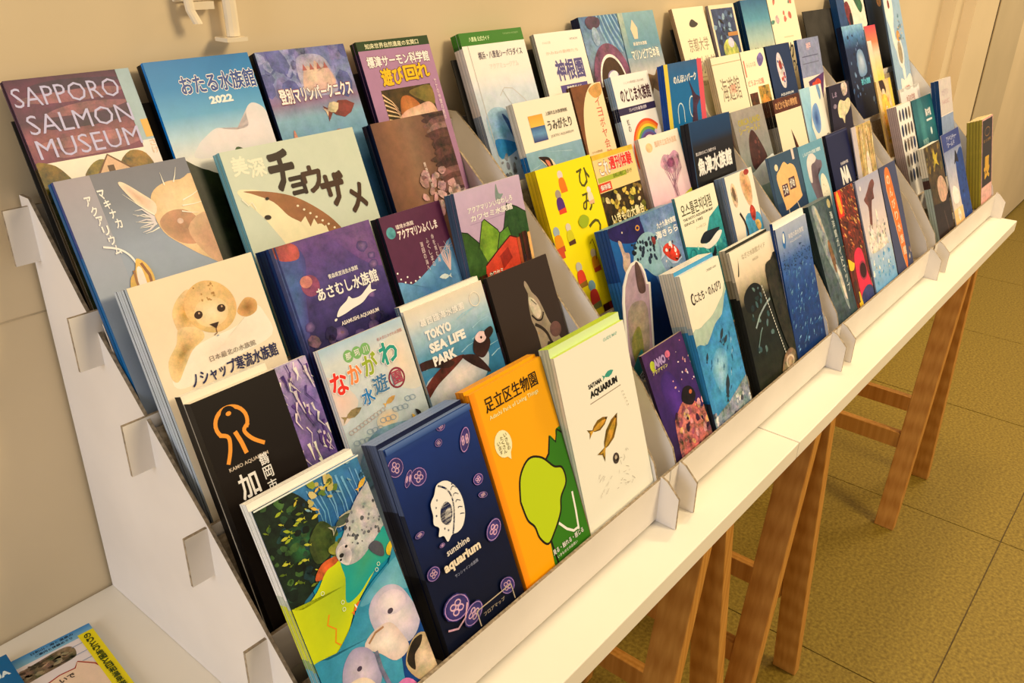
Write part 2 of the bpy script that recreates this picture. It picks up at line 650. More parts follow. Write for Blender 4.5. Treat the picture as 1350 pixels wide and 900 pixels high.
    def text(self, s, x, y, w, h, c, bold=0.0, out=None, ow=0.05, slant=0.0):
        """fit the string's box to x, y, w, h"""
        cjk = any(ord(q) > 0x2E80 for q in s)
        todo = [(c, bold)]
        if out:
            todo = [(out, bold + ow), (c, bold)]
        for cc, b in todo:
            gb = 0.0 if cjk else b
            vs, fs, _, _, _, _ = glyphs(s, gb)
            _, _, bx, by, bw, bh = glyphs(s, 0.0 if cjk else bold)
            self.tn += 1
            col = ink(*cc) if isinstance(cc, tuple) else ink(cc)
            offs = [(0, 0)]
            if cjk and b > 0.008:
                m = b * 0.62
                offs = [(-m, -m), (m, m), (-m, m), (m, -m)] if b < 0.05 else [(-m, 0), (m, 0), (0, m), (0, -m), (-m * .7, -m * .7), (m * .7, m * .7), (-m * .7, m * .7), (m * .7, -m * .7)]
            for k, (ox, oy) in enumerate(offs):
                self.tn += 0.12 if k else 0
                P = [(x + (u + ox - bx) / bw * w + slant * (v - by) / bh * h, y + h - (v + oy - by) / bh * h, col) for u, v in vs]
                for f in fs:
                    self._face([P[i] for i in f], True)

    def vtext(self, s, x, y, w, pitch, c, bold=0.0, dx=0.0, k=0.86):
        for i, ch in enumerate(s):
            if ch in ' 　':
                continue
            if ch == 'ー':
                self.line([(x + w / 2 + dx * i, y + i * pitch + pitch * .1), (x + w / 2 + dx * i, y + i * pitch + pitch * .75)], w * .16, c)
                continue
            hh = pitch * k
            self.text(ch, x + dx * i, y + i * pitch, w, hh, c, bold)

    def build(self, parent, th):
        for nm, V, F, C in (('cover_print', self.V, self.F, self.C), ('lettering', self.TV, self.TF, self.TC)):
            if not F:
                continue
            v = [(a, -(b) / 1000.0, self.h / 1000 - c / 1000) for a, b, c in V]
            v = [(a / 1000, b, c) for a, b, c in v]
            o = link(nm, v, F, M_PAPER, parent)
            ca = o.data.color_attributes.new('Col', 'FLOAT_COLOR', 'CORNER')
            ca.data.foreach_set('color', [q for c in C for q in c])
            o.location = (0, 0, 0)


_body = {}


def body_mesh(w, h, th, front, side, top='EFE3CC', lines=True, right=None):
    """side: colour or list of (fraction from the top, colour) bands for the spine side"""
    if isinstance(side, str):
        side = [(0, side), (1, side)]
    key = (round(w, 4), round(h, 4), round(th, 5), front, tuple(side), top)
    if key in _body:
        return _body[key]
    V, F, C = [], [], []

    def quad(p, c):
        b = len(V)
        V.extend(p)
        F.append((b, b + 1, b + 2, b + 3))
        C.extend([c] * 4)
    W_, H_, T_ = w / 1000, h / 1000, th / 1000
    fc = ink(front)
    quad([(0, 0, 0), (W_, 0, 0), (W_, 0, H_), (0, 0, H_)], fc)
    quad([(W_, T_, 0), (0, T_, 0), (0, T_, H_), (W_, T_, H_)], ink(front))
    tc = ink(top)
    quad([(0, 0, H_), (W_, 0, H_), (W_, T_, H_), (0, T_, H_)], tc)
    quad([(0, T_, 0), (W_, T_, 0), (W_, 0, 0), (0, 0, 0)], tc)
    quad([(W_, 0, 0), (W_, T_, 0), (W_, T_, H_), (W_, 0, H_)], ink(right or top))
    ns = max(2, int(th / 1.2))
    for a, b in zip(side, side[1:]):
        za, zb = H_ * (1 - a[0]), H_ * (1 - b[0])
        base = ink(a[1])
        for i in range(ns):
            k = (0.72, 1.0, 0.86)[i % 3] if lines else 1
            c = (base[0] * k, base[1] * k, base[2] * k, 0.05)
            ya, yb = T_ * i / ns, T_ * (i + 1) / ns
            quad([(0, yb, zb), (0, ya, zb), (0, ya, za), (0, yb, za)], c)
    me = bpy.data.meshes.new('pages')
    me.from_pydata(V, [], F)
    me.materials.append(M_PAPER)
    ca = me.color_attributes.new('Col', 'FLOAT_COLOR', 'CORNER')
    ca.data.foreach_set('color', [q for c in C for q in c])
    me.update()
    _body[key] = me
    return me


DATA = {
    'fish': (1, 1, 249.0, 91.3, 172.7, 64.0, 11.8),
    'sunshine': (1, 1, 355.8, 93.3, 168.8, 68.0, 25.1),
    'adachi': (1, 1, 453.0, 96.2, 174.0, 68.0, 15.3),
    'saitama': (1, 1, 550.4, 113.6, 170.8, 72.6, 15.8),
    'kamo': (1, 2, 255.9, 70.4, 173.8, 68.0, 31.6),
    'jelly': (1, 2, 327.6, 33.0, 172.8, 68.0, 4.7),
    'naka': (1, 2, 366.6, 89.4, 173.5, 68.0, 5.6),
    'tokyo': (1, 2, 459.9, 101.0, 175.9, 68.0, 9.4),
    'darkfish': (1, 2, 569.0, 92.4, 175.4, 68.0, 4.8),
    'pup': (1, 3, 254.8, 102.0, 175.5, 68.0, 27.1),
    'asamushi': (1, 3, 372.0, 105.6, 173.6, 68.0, 20.0),
    'aqm': (1, 3, 488.4, 77.6, 172.1, 68.0, 12.0),
    'mount': (1, 3, 567.2, 96.8, 175.2, 74.5, 13.2),
    'seal': (1, 4, 249.0, 102.6, 173.8, 65.6, 9.2),
    'chou': (1, 4, 377.3, 139.5, 170.8, 68.0, 10.7),
    'brown': (1, 4, 538.3, 97.2, 170.0, 68.0, 21.2),
    'sapporo': (1, 5, 249.0, 92.9, 167.3, 66.0, 5.0),
    'otaru': (1, 5, 351.5, 96.0, 168.3, 68.0, 10.3),
    'nixe': (1, 5, 454.2, 99.3, 167.1, 68.0, 11.1),
    'salmon': (1, 5, 567.0, 97.0, 166.5, 68.6, 8.8),
    'green': (2, 5, 712.5, 107.2, 164.7, 68.0, 13.5),
    'kamine': (2, 5, 839.3, 95.2, 154.7, 68.0, 6.9),
    'tunnel': (2, 5, 935.8, 86.9, 168.8, 68.0, 17.7),
    'marin': (2, 5, 1025.0, 91.0, 168.9, 68.0, 0.0),
    'umi': (2, 4, 743.7, 107.3, 162.0, 68.0, 14.3),
    'iyoboya': (2, 4, 855.0, 63.3, 167.2, 68.0, 6.8),
    'rainbow': (2, 4, 942.5, 88.7, 170.0, 68.0, 15.0),
    'noblue': (2, 4, 1032.4, 103.6, 171.1, 76.3, 21.7),
    'yellow': (2, 3, 713.4, 102.7, 172.4, 68.0, 14.6),
    'kore': (2, 3, 817.5, 87.3, 170.0, 68.0, 0.0),
    'pink': (2, 3, 921.2, 97.5, 172.8, 68.0, 6.7),
    'uozu': (2, 3, 1019.8, 116.2, 174.9, 73.4, 12.7),
    'bigblue': (2, 2, 775.8, 144.0, 173.5, 68.0, 21.5),
    'noto': (2, 2, 923.7, 102.3, 177.0, 68.0, 4.3),
    'shells': (2, 2, 1054.0, 82.0, 177.7, 68.6, 15.8),
    'purple': (2, 1, 708.0, 83.8, 117.7, 64.0, 3.7),
    'ocean': (2, 1, 802.2, 91.8, 177.2, 68.0, 26.0),
    'dark': (2, 1, 920.3, 116.1, 173.0, 68.0, 13.1),
    'deep': (2, 1, 1037.6, 98.4, 172.6, 70.2, 6.4),
    'kyoto': (3, 5, 1179.0, 94.7, 168.6, 66.0, 11.3),
    'photo': (3, 5, 1278.4, 85.2, 166.5, 68.0, 5.2),
    'plants': (3, 5, 1388.9, 98.4, 169.3, 68.0, 12.1),
    'floral': (3, 5, 1490.3, 112.9, 170.4, 68.0, 4.2),
    'kaiyu': (3, 4, 1208.0, 95.3, 168.8, 68.0, 17.6),
    'animals': (3, 4, 1306.3, 85.4, 169.3, 68.0, 0.0),
    'navy': (3, 4, 1398.4, 95.2, 170.4, 68.0, 4.0),
    'kobe': (3, 4, 1512.6, 95.4, 170.7, 70.1, 5.5),
    'orca': (3, 3, 1179.0, 106.5, 171.6, 66.5, 4.8),
    'cream': (3, 3, 1314.2, 101.4, 171.4, 68.0, 17.7),
    'bluedol': (3, 3, 1421.0, 92.3, 175.3, 68.0, 1.3),
    'islands': (3, 3, 1514.5, 93.5, 166.2, 72.1, 5.4),
    'house': (3, 2, 1196.5, 103.6, 179.2, 68.0, 4.7),
    'beluga': (3, 2, 1302.7, 97.5, 177.2, 68.0, 1.2),
    'nabig': (3, 2, 1416.5, 95.6, 177.6, 68.0, 6.4),
    'wheat': (3, 2, 1513.3, 94.7, 174.1, 70.3, 1.3),
    'greywhale': (3, 1, 1179.0, 82.6, 174.3, 65.8, 15.5),
    'red': (3, 1, 1262.8, 75.3, 176.5, 68.0, 1.1),
    'leap': (3, 1, 1343.4, 110.9, 175.7, 68.0, 1.2),
    'slate': (3, 1, 1459.0, 80.9, 176.2, 68.0, 1.2),
    'bigstack': (4, 5, 1801.3, 151.0, 165.1, 68.0, 34.0),
    'black': (4, 5, 1962.0, 100.2, 168.6, 68.0, 3.2),
    'fishes': (4, 4, 1744.2, 114.8, 179.4, 68.0, 13.3),
    'redpink': (4, 4, 1866.9, 63.6, 172.1, 68.0, 1.5),
    'snake': (4, 4, 1997.8, 106.2, 242.8, 68.7, 3.2),
    'ladyyel': (4, 3, 1778.1, 85.7, 147.6, 68.0, 2.9),
    'zigzag': (4, 3, 1905.2, 130.6, 116.6, 68.0, 3.1),
    'chart': (4, 2, 1777.6, 84.0, 177.4, 68.0, 34.0),
    'teal': (4, 2, 1871.5, 134.8, 176.1, 68.0, 1.5),
    'bluetall': (4, 2, 2012.1, 91.9, 197.2, 73.0, 15.7),
    'bear': (4, 1, 1701.8, 99.7, 168.6, 68.0, 12.1),
    'orcab': (4, 1, 1817.5, 122.6, 173.6, 68.0, 1.4),
    'thick': (4, 1, 2012.7, 91.3, 172.1, 77.4, 29.4),
}
NUM = {}


def leaflet(key, ref, label, art, front='EFE3CC', side='EFE3CC', top='EFE3CC', n=None, th=None, rise=0.0, back_label=None,
            fwd=0.0, name='leaflet', foot_up=0.0, stackcol=None, dshift=0.0, jit=0.6):
    u, k, x0, w, L, td, d = DATA[key]
    L = L + rise * 0
    d = min(d, CAP[k] - 0.5)
    if n is None:
        n = max(2, int(round(d / 4.6)))
        d = max(d, n * 1.8)
    pitch = d / n
    th = pitch - 0.15 if n > 1 else min(max(pitch, 1.0), 6.0)
    a = math.radians(td)
    y0, z0 = BASE[k]
    a0 = math.radians(68)
    lift = 0.25 + th * math.sin(max(0.0, a0 - a)) + (0.15 if td > 68 else 0)
    # foot: where the leaflet's own front line meets the tilted shelf
    fl = FOOT
    y = y0 * S - (fl - lift) * math.cos(a0) / 1000
    z = Z0 + z0 * S - (fl - lift) * math.sin(a0) / 1000
    # slide along the shelf so that the front plane still passes the row's lip line
    dyl, dzl = y0 * S - y, Z0 + z0 * S - z
    off = dyl * math.sin(a) - dzl * math.cos(a)
    sh = off / math.cos(a - a0)
    y += math.sin(a0) * sh
    z -= math.cos(a0) * sh
    f = ((y0 * S - y) * math.cos(a) + (Z0 + z0 * S - z) * math.sin(a)) * 1000
    y += -fwd / 1000 * math.sin(a0)
    z += fwd / 1000 * math.cos(a0)
    h = L + f
    rot = (a - math.pi / 2, 0, 0)
    t = empty(name, (x0 / 1000, y, z), rot)
    tag(t, label, 'leaflet')
    me = body_mesh(w, h, th, front, side, top)
    b = bpy.data.objects.new('pages', me)
    COL.objects.link(b)
    b.parent = t
    A = Art(w, h, seed=len(key) * 7 + int(w))
    A.short = k > 1
    art(A)
    A.build(t, th)
    rr = random.Random(int(x0))
    if n > 1:
        sc = stackcol or (front, side, top)
        me2 = body_mesh(w, h + rise - 0.3, th, sc[0], sc[1], sc[2])
        for i in range(1, n):
            o = bpy.data.objects.new(name, me2)
            COL.objects.link(o)
            o.location = (x0 / 1000 + rr.uniform(-jit, 0) / 1000 * 1.0 + dshift * i / 1000, y + i * pitch / 1000 * math.sin(a0) / math.cos(a - a0), z - i * pitch / 1000 * math.cos(a0) / math.cos(a - a0))
            if o.location.x < UNITS[u][0] + 0.0018:
                o.location.x = UNITS[u][0] + 0.0018
            if o.location.x + w / 1000 > UNITS[u][1] - 0.0018:
                o.location.x = UNITS[u][1] - 0.0018 - w / 1000
            o.rotation_euler = rot
            tag(o, ('second', 'third', 'fourth', 'fifth', 'sixth', 'seventh')[i - 1] + ' copy from the front, behind the ' + ref, 'leaflet', group='copies stacked behind the ' + ref)
    return t

# ------------------------------------------------------------------ row 1, first rack


def art_fish(A):
    A.grad(0, 0, A.w, 70, [(0, '3f7fa6', .2), (.5, '1f5c8c', .25), (1, '0f6e94', .2)])
    for i in range(16):
        x = 30 + i * 4.3
        A.line([(x, 6 + (i % 3) * 3), (x + 2 + A.r.uniform(-2, 2), 26), (x + A.r.uniform(-3, 4), 44)], A.r.uniform(.7, 2.0), ('6fa6c4', .2), True)
    A.grad(20, 45, A.w, 75, [(0, '137d95', .1), (.5, '0f8fa8', .1), (1, '14708f', .1)])
    A.blob([(-5, -5), (20, -5), (36, 6), (44, 26), (36, 42), (44, 54), (30, 66), (12, 74), (-5, 78)], ('16281a', .45))
    A.blob([(16, 24), (34, 26), (38, 42), (26, 54), (14, 48)], ('2e6a3c', .5), ('16281a', .45))
    A.scatter(60, 0, 2, 40, 70, (1.5, 4.5), [('0f1e14', .5), ('24402a', .5), ('3a5a2c', .5), ('1c3a3a', .5)], 'ell')
    A.scatter(30, 38, 40, 16, 26, (1.2, 3.4), [('5a6a2c', .5), ('2c4424', .5), ('8a8a48', .4)], 'ell')
    A.blob([(30, 40), (44, 30), (52, 42), (44, 54), (30, 56)], ('3c4c20', .5))
    A.scatter(26, 2, 6, 36, 62, (1.4, 3.6), ['9aa82a', 'b8b63c', '6f7f22', '556a1c'], 'fish', rot=(-40, 40))
    A.scatter(16, 40, 3, 28, 18, (2, 4.6), ['8f9a34', 'b5a860', '5f7a2e', 'c9b878'], 'ell', (.3, .8))
    A.scatter(14, 30, 2, 64, 34, (1.8, 3.8), ['7fa3a8', 'c3b23c', '2b5568', 'd9b04c'], 'fish', rot=(-50, 60))
    A.fish(62, 38, 12, ('b9b596', .2), 168)
    A.fish(60, 38, 9, ('4a5a46', .3), 168)
    A.fish(86, 21, 6, ('d2a93c', .3), 150)
    A.ell(48, 54, 7, 4, ('8b8f3a', .4), 20)
    A.blob([(24, 66), (32, 58), (44, 58), (52, 64), (40, 68)], ('b0562a', .4))
    # yellow swirl
    A.blob([(-4, 76), (8, 78), (22, 73), (34, 64), (46, 62), (64, 50), (72, 56), (90, 58), (98, 66), (80, 78), (60, 90), (44, 100), (32, 112), (14, 122), (-4, 122)], ('9cb222', .04), ('c4cc10', .02))
    A.blob([(48, 62), (66, 50), (82, 56), (98, 62), (99, 78), (70, 84), (52, 92), (40, 92), (46, 76)], ('3f9c78', .05), ('149a90', .04))
    A.line([(24, 92), (20, 98), (25, 104), (21, 112), (24, 116)], 1.2, 'd98c14')
    # seal
    A.blob([(46, 62), (47, 54), (56, 48), (68, 36), (82, 26), (99, 22), (99, 52), (90, 58), (78, 64), (64, 70), (52, 69)], ('c4c2ba', .3), ('a9a9a4', .25))
    A.scatter(46, 60, 34, 38, 26, (.6, 1.9), ['5d5f60', '77797a', '47494c'], 'ell', (.5, 1))
    A.blob([(46, 62), (48, 55), (55, 54), (58, 62), (52, 69)], ('8f8f88', .3), ('cfcac0', .2))
    A.ell(49.5, 60, 2.0, 1.5, '23211f'); A.ell(55.5, 56, 1.2, 1.0, '1a1a1a'); A.ell(47.6, 62.5, 1.1, .8, '2c2927')
    A.blob([(72, 66), (79, 64), (84, 70), (82, 78), (76, 74)], ('4a4f54', .3))
    A.fish(46, 99, 5.2, ('e8742a', .1), 150); A.line([(45, 96.6), (46.5, 101.4)], 1.1, 'f3e6d2')
    for x, y in ((37, 90), (36, 95), (72, 84), (75, 81), (25, 76)):
        A.ring(x, y, 1.5, 1.5, .4, 'd9e6c0')
    A.blob([(86, 74), (92, 71), (94, 77), (90, 81), (85, 79)], ('d9bc2a', .2))
    # lower water
    A.blob([(-4, 122), (16, 120), (34, 110), (48, 98), (64, 90), (84, 84), (101, 78), (101, 210), (-4, 210)], ('4a9ab0', .12), ('2f88a0', .12))
    A.blob([(48, 100), (70, 90), (99, 84), (99, 110), (84, 108), (66, 104)], ('78b2ba', .12), ('5aa0b2', .1))
    A.blob([(66, 150), (90, 130), (101, 120), (101, 210), (60, 210)], ('17508c', .2), ('0f3f78', .2))
    # belugas
    A.blob([(52, 112), (58, 102), (72, 98), (84, 104), (90, 118), (92, 136), (80, 146), (66, 142), (54, 128)], ('e6d6d0', .1), ('b4aebc', .12))
    A.ell(74, 112, 13, 9, ('e9dcd8', .08), 20, 18, ('cdbfc6', .1))
    A.blob([(40, 128), (52, 122), (66, 124), (72, 136), (74, 150), (60, 152), (50, 140)], ('e9dccb', .12), ('cfbcae', .1))
    A.ell(70, 117, 2.6, 2, '4f4452'); A.line([(44, 128), (52, 124), (60, 124)], 1.6, ('a9805e', .2))
    A.blob([(14, 146), (18, 132), (30, 124), (42, 130), (46, 144), (42, 158), (26, 158)], ('cdbec6', .15), ('9a94ac', .1))
    A.blob([(6, 152), (16, 144), (30, 146), (38, 158), (30, 172), (14, 168)], ('eee2cd', .15), ('d8c4ac', .1))
    A.ell(30, 139, 2.2, 1.7, '4b3f52')
    A.line([(47, 136), (46, 150), (48, 166)], 3.4, ('6f6f84', .4))
    A.blob([(66, 160), (76, 148), (88, 146), (96, 156), (97, 176), (84, 184), (72, 176)], ('d9c6a4', .2), ('b59c74', .2))
    A.blob([(68, 158), (78, 148), (88, 148), (84, 154), (76, 158), (72, 168)], ('33291f', .3))
    A.blob([(38, 182), (48, 170), (62, 168), (70, 180), (68, 198), (46, 204)], ('b05c94', .2), ('d07aa8', .2))
    A.blob([(16, 178), (26, 172), (32, 184), (24, 196), (14, 190)], ('1d1c2c', .2))
    A.rect(0, 0, A.w, 1.2, 'd9dfce')


leaflet('fish', 'nearest leaflet with the white top edge', 'leaflet with grey seal, reef fish and white belugas on a yellow and blue swirl',
        art_fish, '2f6f8a', [(0, 'e4e2d4'), (.36, 'b9bfa8'), (.40, 'c4c828'), (.62, '7f9c58'), (.66, '4f98a4'), (1, '3f88a0')], 'f4ead2', n=4, rise=5, stackcol=('efe6cc', [(0, 'e4e2d4'), (.36, 'b9bfa8'), (.40, 'c4c828'), (.62, '7f9c58'), (.66, '4f98a4'), (1, '3f88a0')], 'f4ead2'))


def jelly(A, x, y, r, rot=0, k=1.0):
    c1, c2 = 'a583b0', '5a4a86'
    A.ell(x, y, r * 1.0, r * .82 * k, (c2, .25), rot, 18, ('2c2c62', .1), wob=.05)
    A.ring(x, y, r * .94, r * .76 * k, max(.3, r * .07), (c1, .3), rot, 18)
    for i in range(4):
        a = math.radians(90 * i + rot + 20)
        A.ring(x + math.cos(a) * r * .3, y + math.sin(a) * r * .28 * k, r * .26, r * .22 * k, max(.3, r * .09), ('c9a4b4', .2), rot, 10)


def art_sunshine(A):
    A.grad(0, 0, A.w, A.h, [(0, '31508a', .03), (.06, '1e3a78', .03), (.3, '132a5c', .04), (.6, '0c1836', .05), (1, '0b1326', .05)])
    for x, y, r, ro, k in ((24, 33, 8.5, 10, 1.1), (6, 17, 8, -30, 1.2), (14, 30, 7.5, -50, .5), (59, 6, 5, 0, .9), (52, 17, 4, 0, 1), (79, 26, 11, -60, .62),
                           (80, 62, 6, 0, 1), (80, 76, 5.5, 20, .6), (80, 108, 10.5, -30, .9), (7, 74, 5, 0, .6), (8, 108, 7, 0, 1), (76, 158, 9, 30, 1), (24, 92, 3, 0, .7)):
        jelly(A, x, y, r, ro, k)
    jelly(A, 19, 144, 14, 10, .95)
    jelly(A, 33, 158, 12, -20, .8)
    A.line([(4, 156), (14, 160), (24, 156), (30, 146)], 1.6, ('c9a0a8', .3))
    # round emblem of leaping sea animals
    A.blob([(24, 66), (25, 57), (31, 52), (36, 46), (44, 46), (50, 50), (55, 58), (57, 68), (55, 80), (49, 88), (42, 90), (36, 89), (30, 92), (28, 86), (23, 84), (26, 78), (22, 73)], 'f3ead6')
    A.curve([(37, 47), (44, 53), (47, 62), (45, 73), (40, 84), (37, 89)], 1.6, '132454')
    A.blob([(30, 74), (33, 65), (40, 62), (44, 68), (41, 77), (35, 80)], '132454')
    A.blob([(34, 74), (38, 68), (42, 69), (41, 75), (37, 77)], 'f3ead6')
    for i in range(5):
        A.curve([(48 + i * .6, 56 + i * 5.6), (51, 54 + i * 6), (54.5, 57 + i * 5.6)], .9, '132454')
    for x, y in ((29, 62), (32, 57), (27, 68), (34, 84), (31, 81), (51, 52)):
        A.ell(x, y, .9, .9, '14285a', n=8)
    A.text('sunshine', 25, 97, 26, 5.5, 'd9cfbe', .02)
    A.text('aquarium', 18, 106, 42, 10, 'e2d3b4', .045)
    A.text('サンシャイン水族館', 26, 119, 27, 3, '9fa3b4')
    A.poly([(36, 158), (80, 158), (80, 159), (36, 159)], 'b9a98c'); A.poly([(36, 158), (37, 158), (37, 172), (36, 172)], 'b9a98c'); A.poly([(79, 158), (80, 158), (80, 172), (79, 172)], 'b9a98c')
    A.text('フロアマップ', 42, 163, 26, 3.4, 'b9a98c')
    A.grad(0, 0, A.w, 5, [(0, '5f7aa6'), (1, '2d4c86')])


leaflet('sunshine', 'round white emblem leaflet', 'navy leaflet with pink jellyfish and a round white emblem of sea animals',
        art_sunshine, '0d1a3c', [(0, '5a6478'), (.3, '33363f'), (.6, '1c1d22'), (1, '101114')], '7f93b2', n=4, rise=4)


def art_adachi(A):
    A.rect(0, 0, A.w, A.h, 'fba60e')
    A.grad(0, 0, 7, A.h, [(0, 'e58a10'), (1, 'f29c12')], True)
    # generic green foliage only, the mascot is left out
    A.blob([(46, 200), (44, 150), (50, 110), (58, 92), (72, 84), (79, 70), (86, 78), (91, 68), (110, 84), (110, 200)], '3a7a1c')
    A.line([(46, 190), (44, 150), (50, 112), (58, 93), (72, 85), (79, 71), (85, 79), (91, 69), (100, 78)], 2.2, '221a12')
    A.blob([(22, 108), (30, 88), (46, 78), (62, 84), (74, 98), (84, 104), (84, 118), (72, 128), (66, 140), (52, 152), (40, 158), (32, 148), (30, 136), (24, 126)], 'b6c81a')
    pts = [(22, 108), (30, 88), (46, 78), (62, 84), (74, 98), (84, 104), (84, 118), (72, 128), (66, 140), (52, 152), (40, 158), (32, 148), (30, 136), (24, 126), (22, 108)]
    A.curve(pts, 2.0, '221a12')
    A.line([(60, 148), (68, 158), (76, 164), (84, 164)], 2.4, 'f0ead0')
    A.line([(88, 130), (86, 148), (83, 166)], 2.4, 'f0ead0')
    A.text('足立区生物園', 14, 9, 70, 13, '33200a', .02)
    A.text('Adachi Park of Living Things', 15, 25, 66, 4.6, 'fbe3a0', .015)
    A.ell(22, 53, 10.5, 12, 'fbe6b0'); A.poly([(20, 62), (28, 62), (26, 69)], 'fbe6b0')
    A.vtext('いきもの', 25, 45, 3.4, 4, '6d5520'); A.vtext('たくさん', 20, 46, 3.4, 4, '6d5520'); A.vtext('います', 15, 49, 3.4, 4, '6d5520')
    A.text('見る・触れる・感じる', 42, 166, 46, 5, 'f6f0d8', .02, '2c5c16', .05)
    A.text('いきものとの出会い', 46, 173, 30, 3, 'f6f0d8', .01)


leaflet('adachi', 'orange leaflet', 'bright orange leaflet with dark title, speech bubble and green leafy shapes',
        art_adachi, 'fba60e', [(0, 'e98a0c'), (1, 'f09a10')], 'f4a82a', n=3, rise=3, stackcol=('fba60e', 'c77a10', 'f0a028'))


def art_saitama(A):
    A.rect(0, 0, A.w, A.h, 'f2e2ca')
    A.text('GUIDE MAP', 76, 7, 24, 3.2, '8fb8a4', .02)
    A.text('SAITAMA', 40, 41, 22, 4.6, '2c2a26', .05)
    A.text('AQUARIUM', 40, 48, 46, 8, '1f1c1a', .06)
    A.fish(74, 42, 9, ('3f9a84', .2), 175)
    A.rect(38, 59, 52, .9, '9c8c74')

    def minnow(x, y, s, r):
        A.fish(x, y, s, ('7a5c1c', .3), r); A.fish(x - .4, y + .8, s * .86, ('c09434', .3), r, flat=.22)
        ca, sa = math.cos(math.radians(r)), math.sin(math.radians(r))
        A.ell(x - s * .8 * ca, y - s * .8 * sa, 1.1, 1.1, '1c1408', n=8)
    minnow(44, 83, 16, 172)
    minnow(58, 98, 23, 140)
    A.ell(60, 125, 5.2, 5.6, ('4a4038', .3)); A.ell(60, 124, 2.0, 2.2, ('bfae92', .2)); A.ell(61, 127, 1.6, 1.4, '1c1814')
    for i in range(22):
        x, y = 58 + A.r.uniform(-4, 22), 132 + A.r.uniform(-12, 26)
        A.line([(x, y), (x + A.r.uniform(-5, 5), y + A.r.uniform(-1, 5))], .35, '9c9080')
    for i in range(8):
        x, y = 24 + A.r.uniform(0, 20), 118 + A.r.uniform(0, 34)
        A.line([(x, y), (x + A.r.uniform(3, 8), y - A.r.uniform(1, 4))], .35, '9c9080')
    for i in range(5):
        A.ell(90 + i * 1.2, 66 + i * 4, .6, .9, 'a39478', n=6)


leaflet('saitama', 'cream leaflet with two minnows', 'cream white leaflet with two brown minnows under the word AQUARIUM',
        art_saitama, 'f2e2ca', [(0, 'cfc8a8'), (1, 'c4bda0')], 'c3cf5a', n=4, rise=9, stackcol=('cfe0a0', 'b9ba9a', 'b4cc3c'), jit=0)

# ------------------------------------------------------------------ row 2, first rack


def art_kamo(A):
    A.rect(0, 0, A.w, A.h, '1a120e')
    c = 'e89a3a'
    A.ring(24, 24, 14, 13, 3, c, 0, 20, 150, 400)
    A.ell(24, 17, 6, 5.5, '1a120e')
    A.curve([(12, 29), (18, 33), (16, 42), (11, 51)], 3.0, c); A.curve([(36, 29), (31, 33), (35, 41), (43, 48)], 3.0, c)
    A.line([(24, 31), (26, 40), (27, 49)], 3.4, c, False)
    A.ell(24, 17, 2.2, 1.6, c)
    A.text('KAMO AQUARIUM', 10, 54, 33, 3.2, 'c9b9a0', .02)
    A.vtext('加茂水', 13, 62, 15, 21, 'f4ead6', .03)
    A.vtext('鶴岡市立', 34, 54, 7.5, 10.5, 'f4ead6', .02)


def art_jelly(A):
    A.grad(0, 0, A.w, A.h, [(0, 'b7a6c0', .3), (.25, '8a78ac', .35), (1, '5a4280', .3)])
    for i in range(60):
        x, y = A.r.uniform(-1, 33), A.r.uniform(0, 96)
        A.line([(x, y), (x + A.r.uniform(-3, 3), y + 6), (x + A.r.uniform(-2, 5), y + A.r.uniform(9, 20))], A.r.uniform(1, 3.4), (A.r.choice(['e6d8d8', 'd6c2cc', 'efe0d0', '5b3f80', '473070']), .25), True)


leaflet('jelly', 'lilac jellyfish leaflet', 'lilac leaflet with pale hanging jellyfish beside the black leaflet', art_jelly, '6a548c', '8a7aa4', 'e9ddd0', n=1, fwd=-9)
leaflet('kamo', 'black leaflet with the orange emblem', 'black leaflet with an orange emblem above large white characters', art_kamo, '1a120e', '120c0a', 'e9dcc0', n=2, th=4, rise=6,
        stackcol=('e9dcc0', '100c0a', 'efe4cc'))


def art_naka(A):
    A.grad(0, 0, A.w, A.h, [(0, 'a9c2cc', .05), (.15, 'cfd2c6', .05), (.4, 'c6cdc6', .08), (1, 'a8bcc0', .1)])
    A.blob([(60, 18), (78, 10), (90, 14), (92, 60), (70, 58), (60, 40)], ('e8d2b4', .06), ('cfcfc0', .04))
    A.blob([(-2, 24), (10, 30), (22, 50), (8, 62), (-2, 60)], ('e6c6b0', .06), ('d6cabb', .04))
    for i, x in enumerate((26, 35, 44)):
        A.ell(x, 13.5, 5, 5.2, '7fb06a'); A.text('那珂川'[i], x - 2.6, 11, 5.2, 5.2, 'f4f4e0', .02)
    A.text('栃木県なかがわ水遊園', 58, 9, 28, 3, 'b98078')
    for ch, x, y, w, h, c in (('な', 2, 22, 15, 18, 'e0382a'), ('か', 20, 21, 13, 15, 'e98a4a'), ('が', 36, 18, 15, 17, '9aac34'), ('わ', 56, 15, 18, 18, '2f9a84')):
        A.text(ch, x, y, w, h, c, .05, 'f0e6d2', .06)
    A.text('水', 26, 44, 12, 13, '2f7fb4', .05, 'e6e6da', .05)
    A.text('遊', 40, 38, 15, 15, '4a7a9a', .035, 'e6e6da', .04)
    A.ring(66, 47, 9, 9, 1.6, '8a3444'); A.text('園', 61, 41, 10, 11, 'a8485a', .03)
    A.fish(13, 58, 10, ('8f8058', .4), 172)
    A.fish(52, 62, 7, ('c9a45a', .3), 165)
    A.ell(44, 76, 12, 8, ('e6c08a', .1), 0, 16, ('c9c6b4', .05))
    for i in range(14):
        A.ring(8 + i * 5.2, 82 - i * 1.2 + (i % 3) * 2, 3.6, 2.4, .6, '8fa3ac', 20, 10)
    for i in range(10):
        A.ring(6 + i * 4, 72 - i * .6, 2.6, 2, .5, 'b9a79a', 20, 8)
    A.fish(77, 84, 6, '2a2a2c', 60); A.fish(71, 86, 5, 'd9b04a', 70)
    A.blob([(10, 92), (30, 80), (60, 84), (80, 92), (92, 110), (0, 120)], ('7fa4b0', .3))


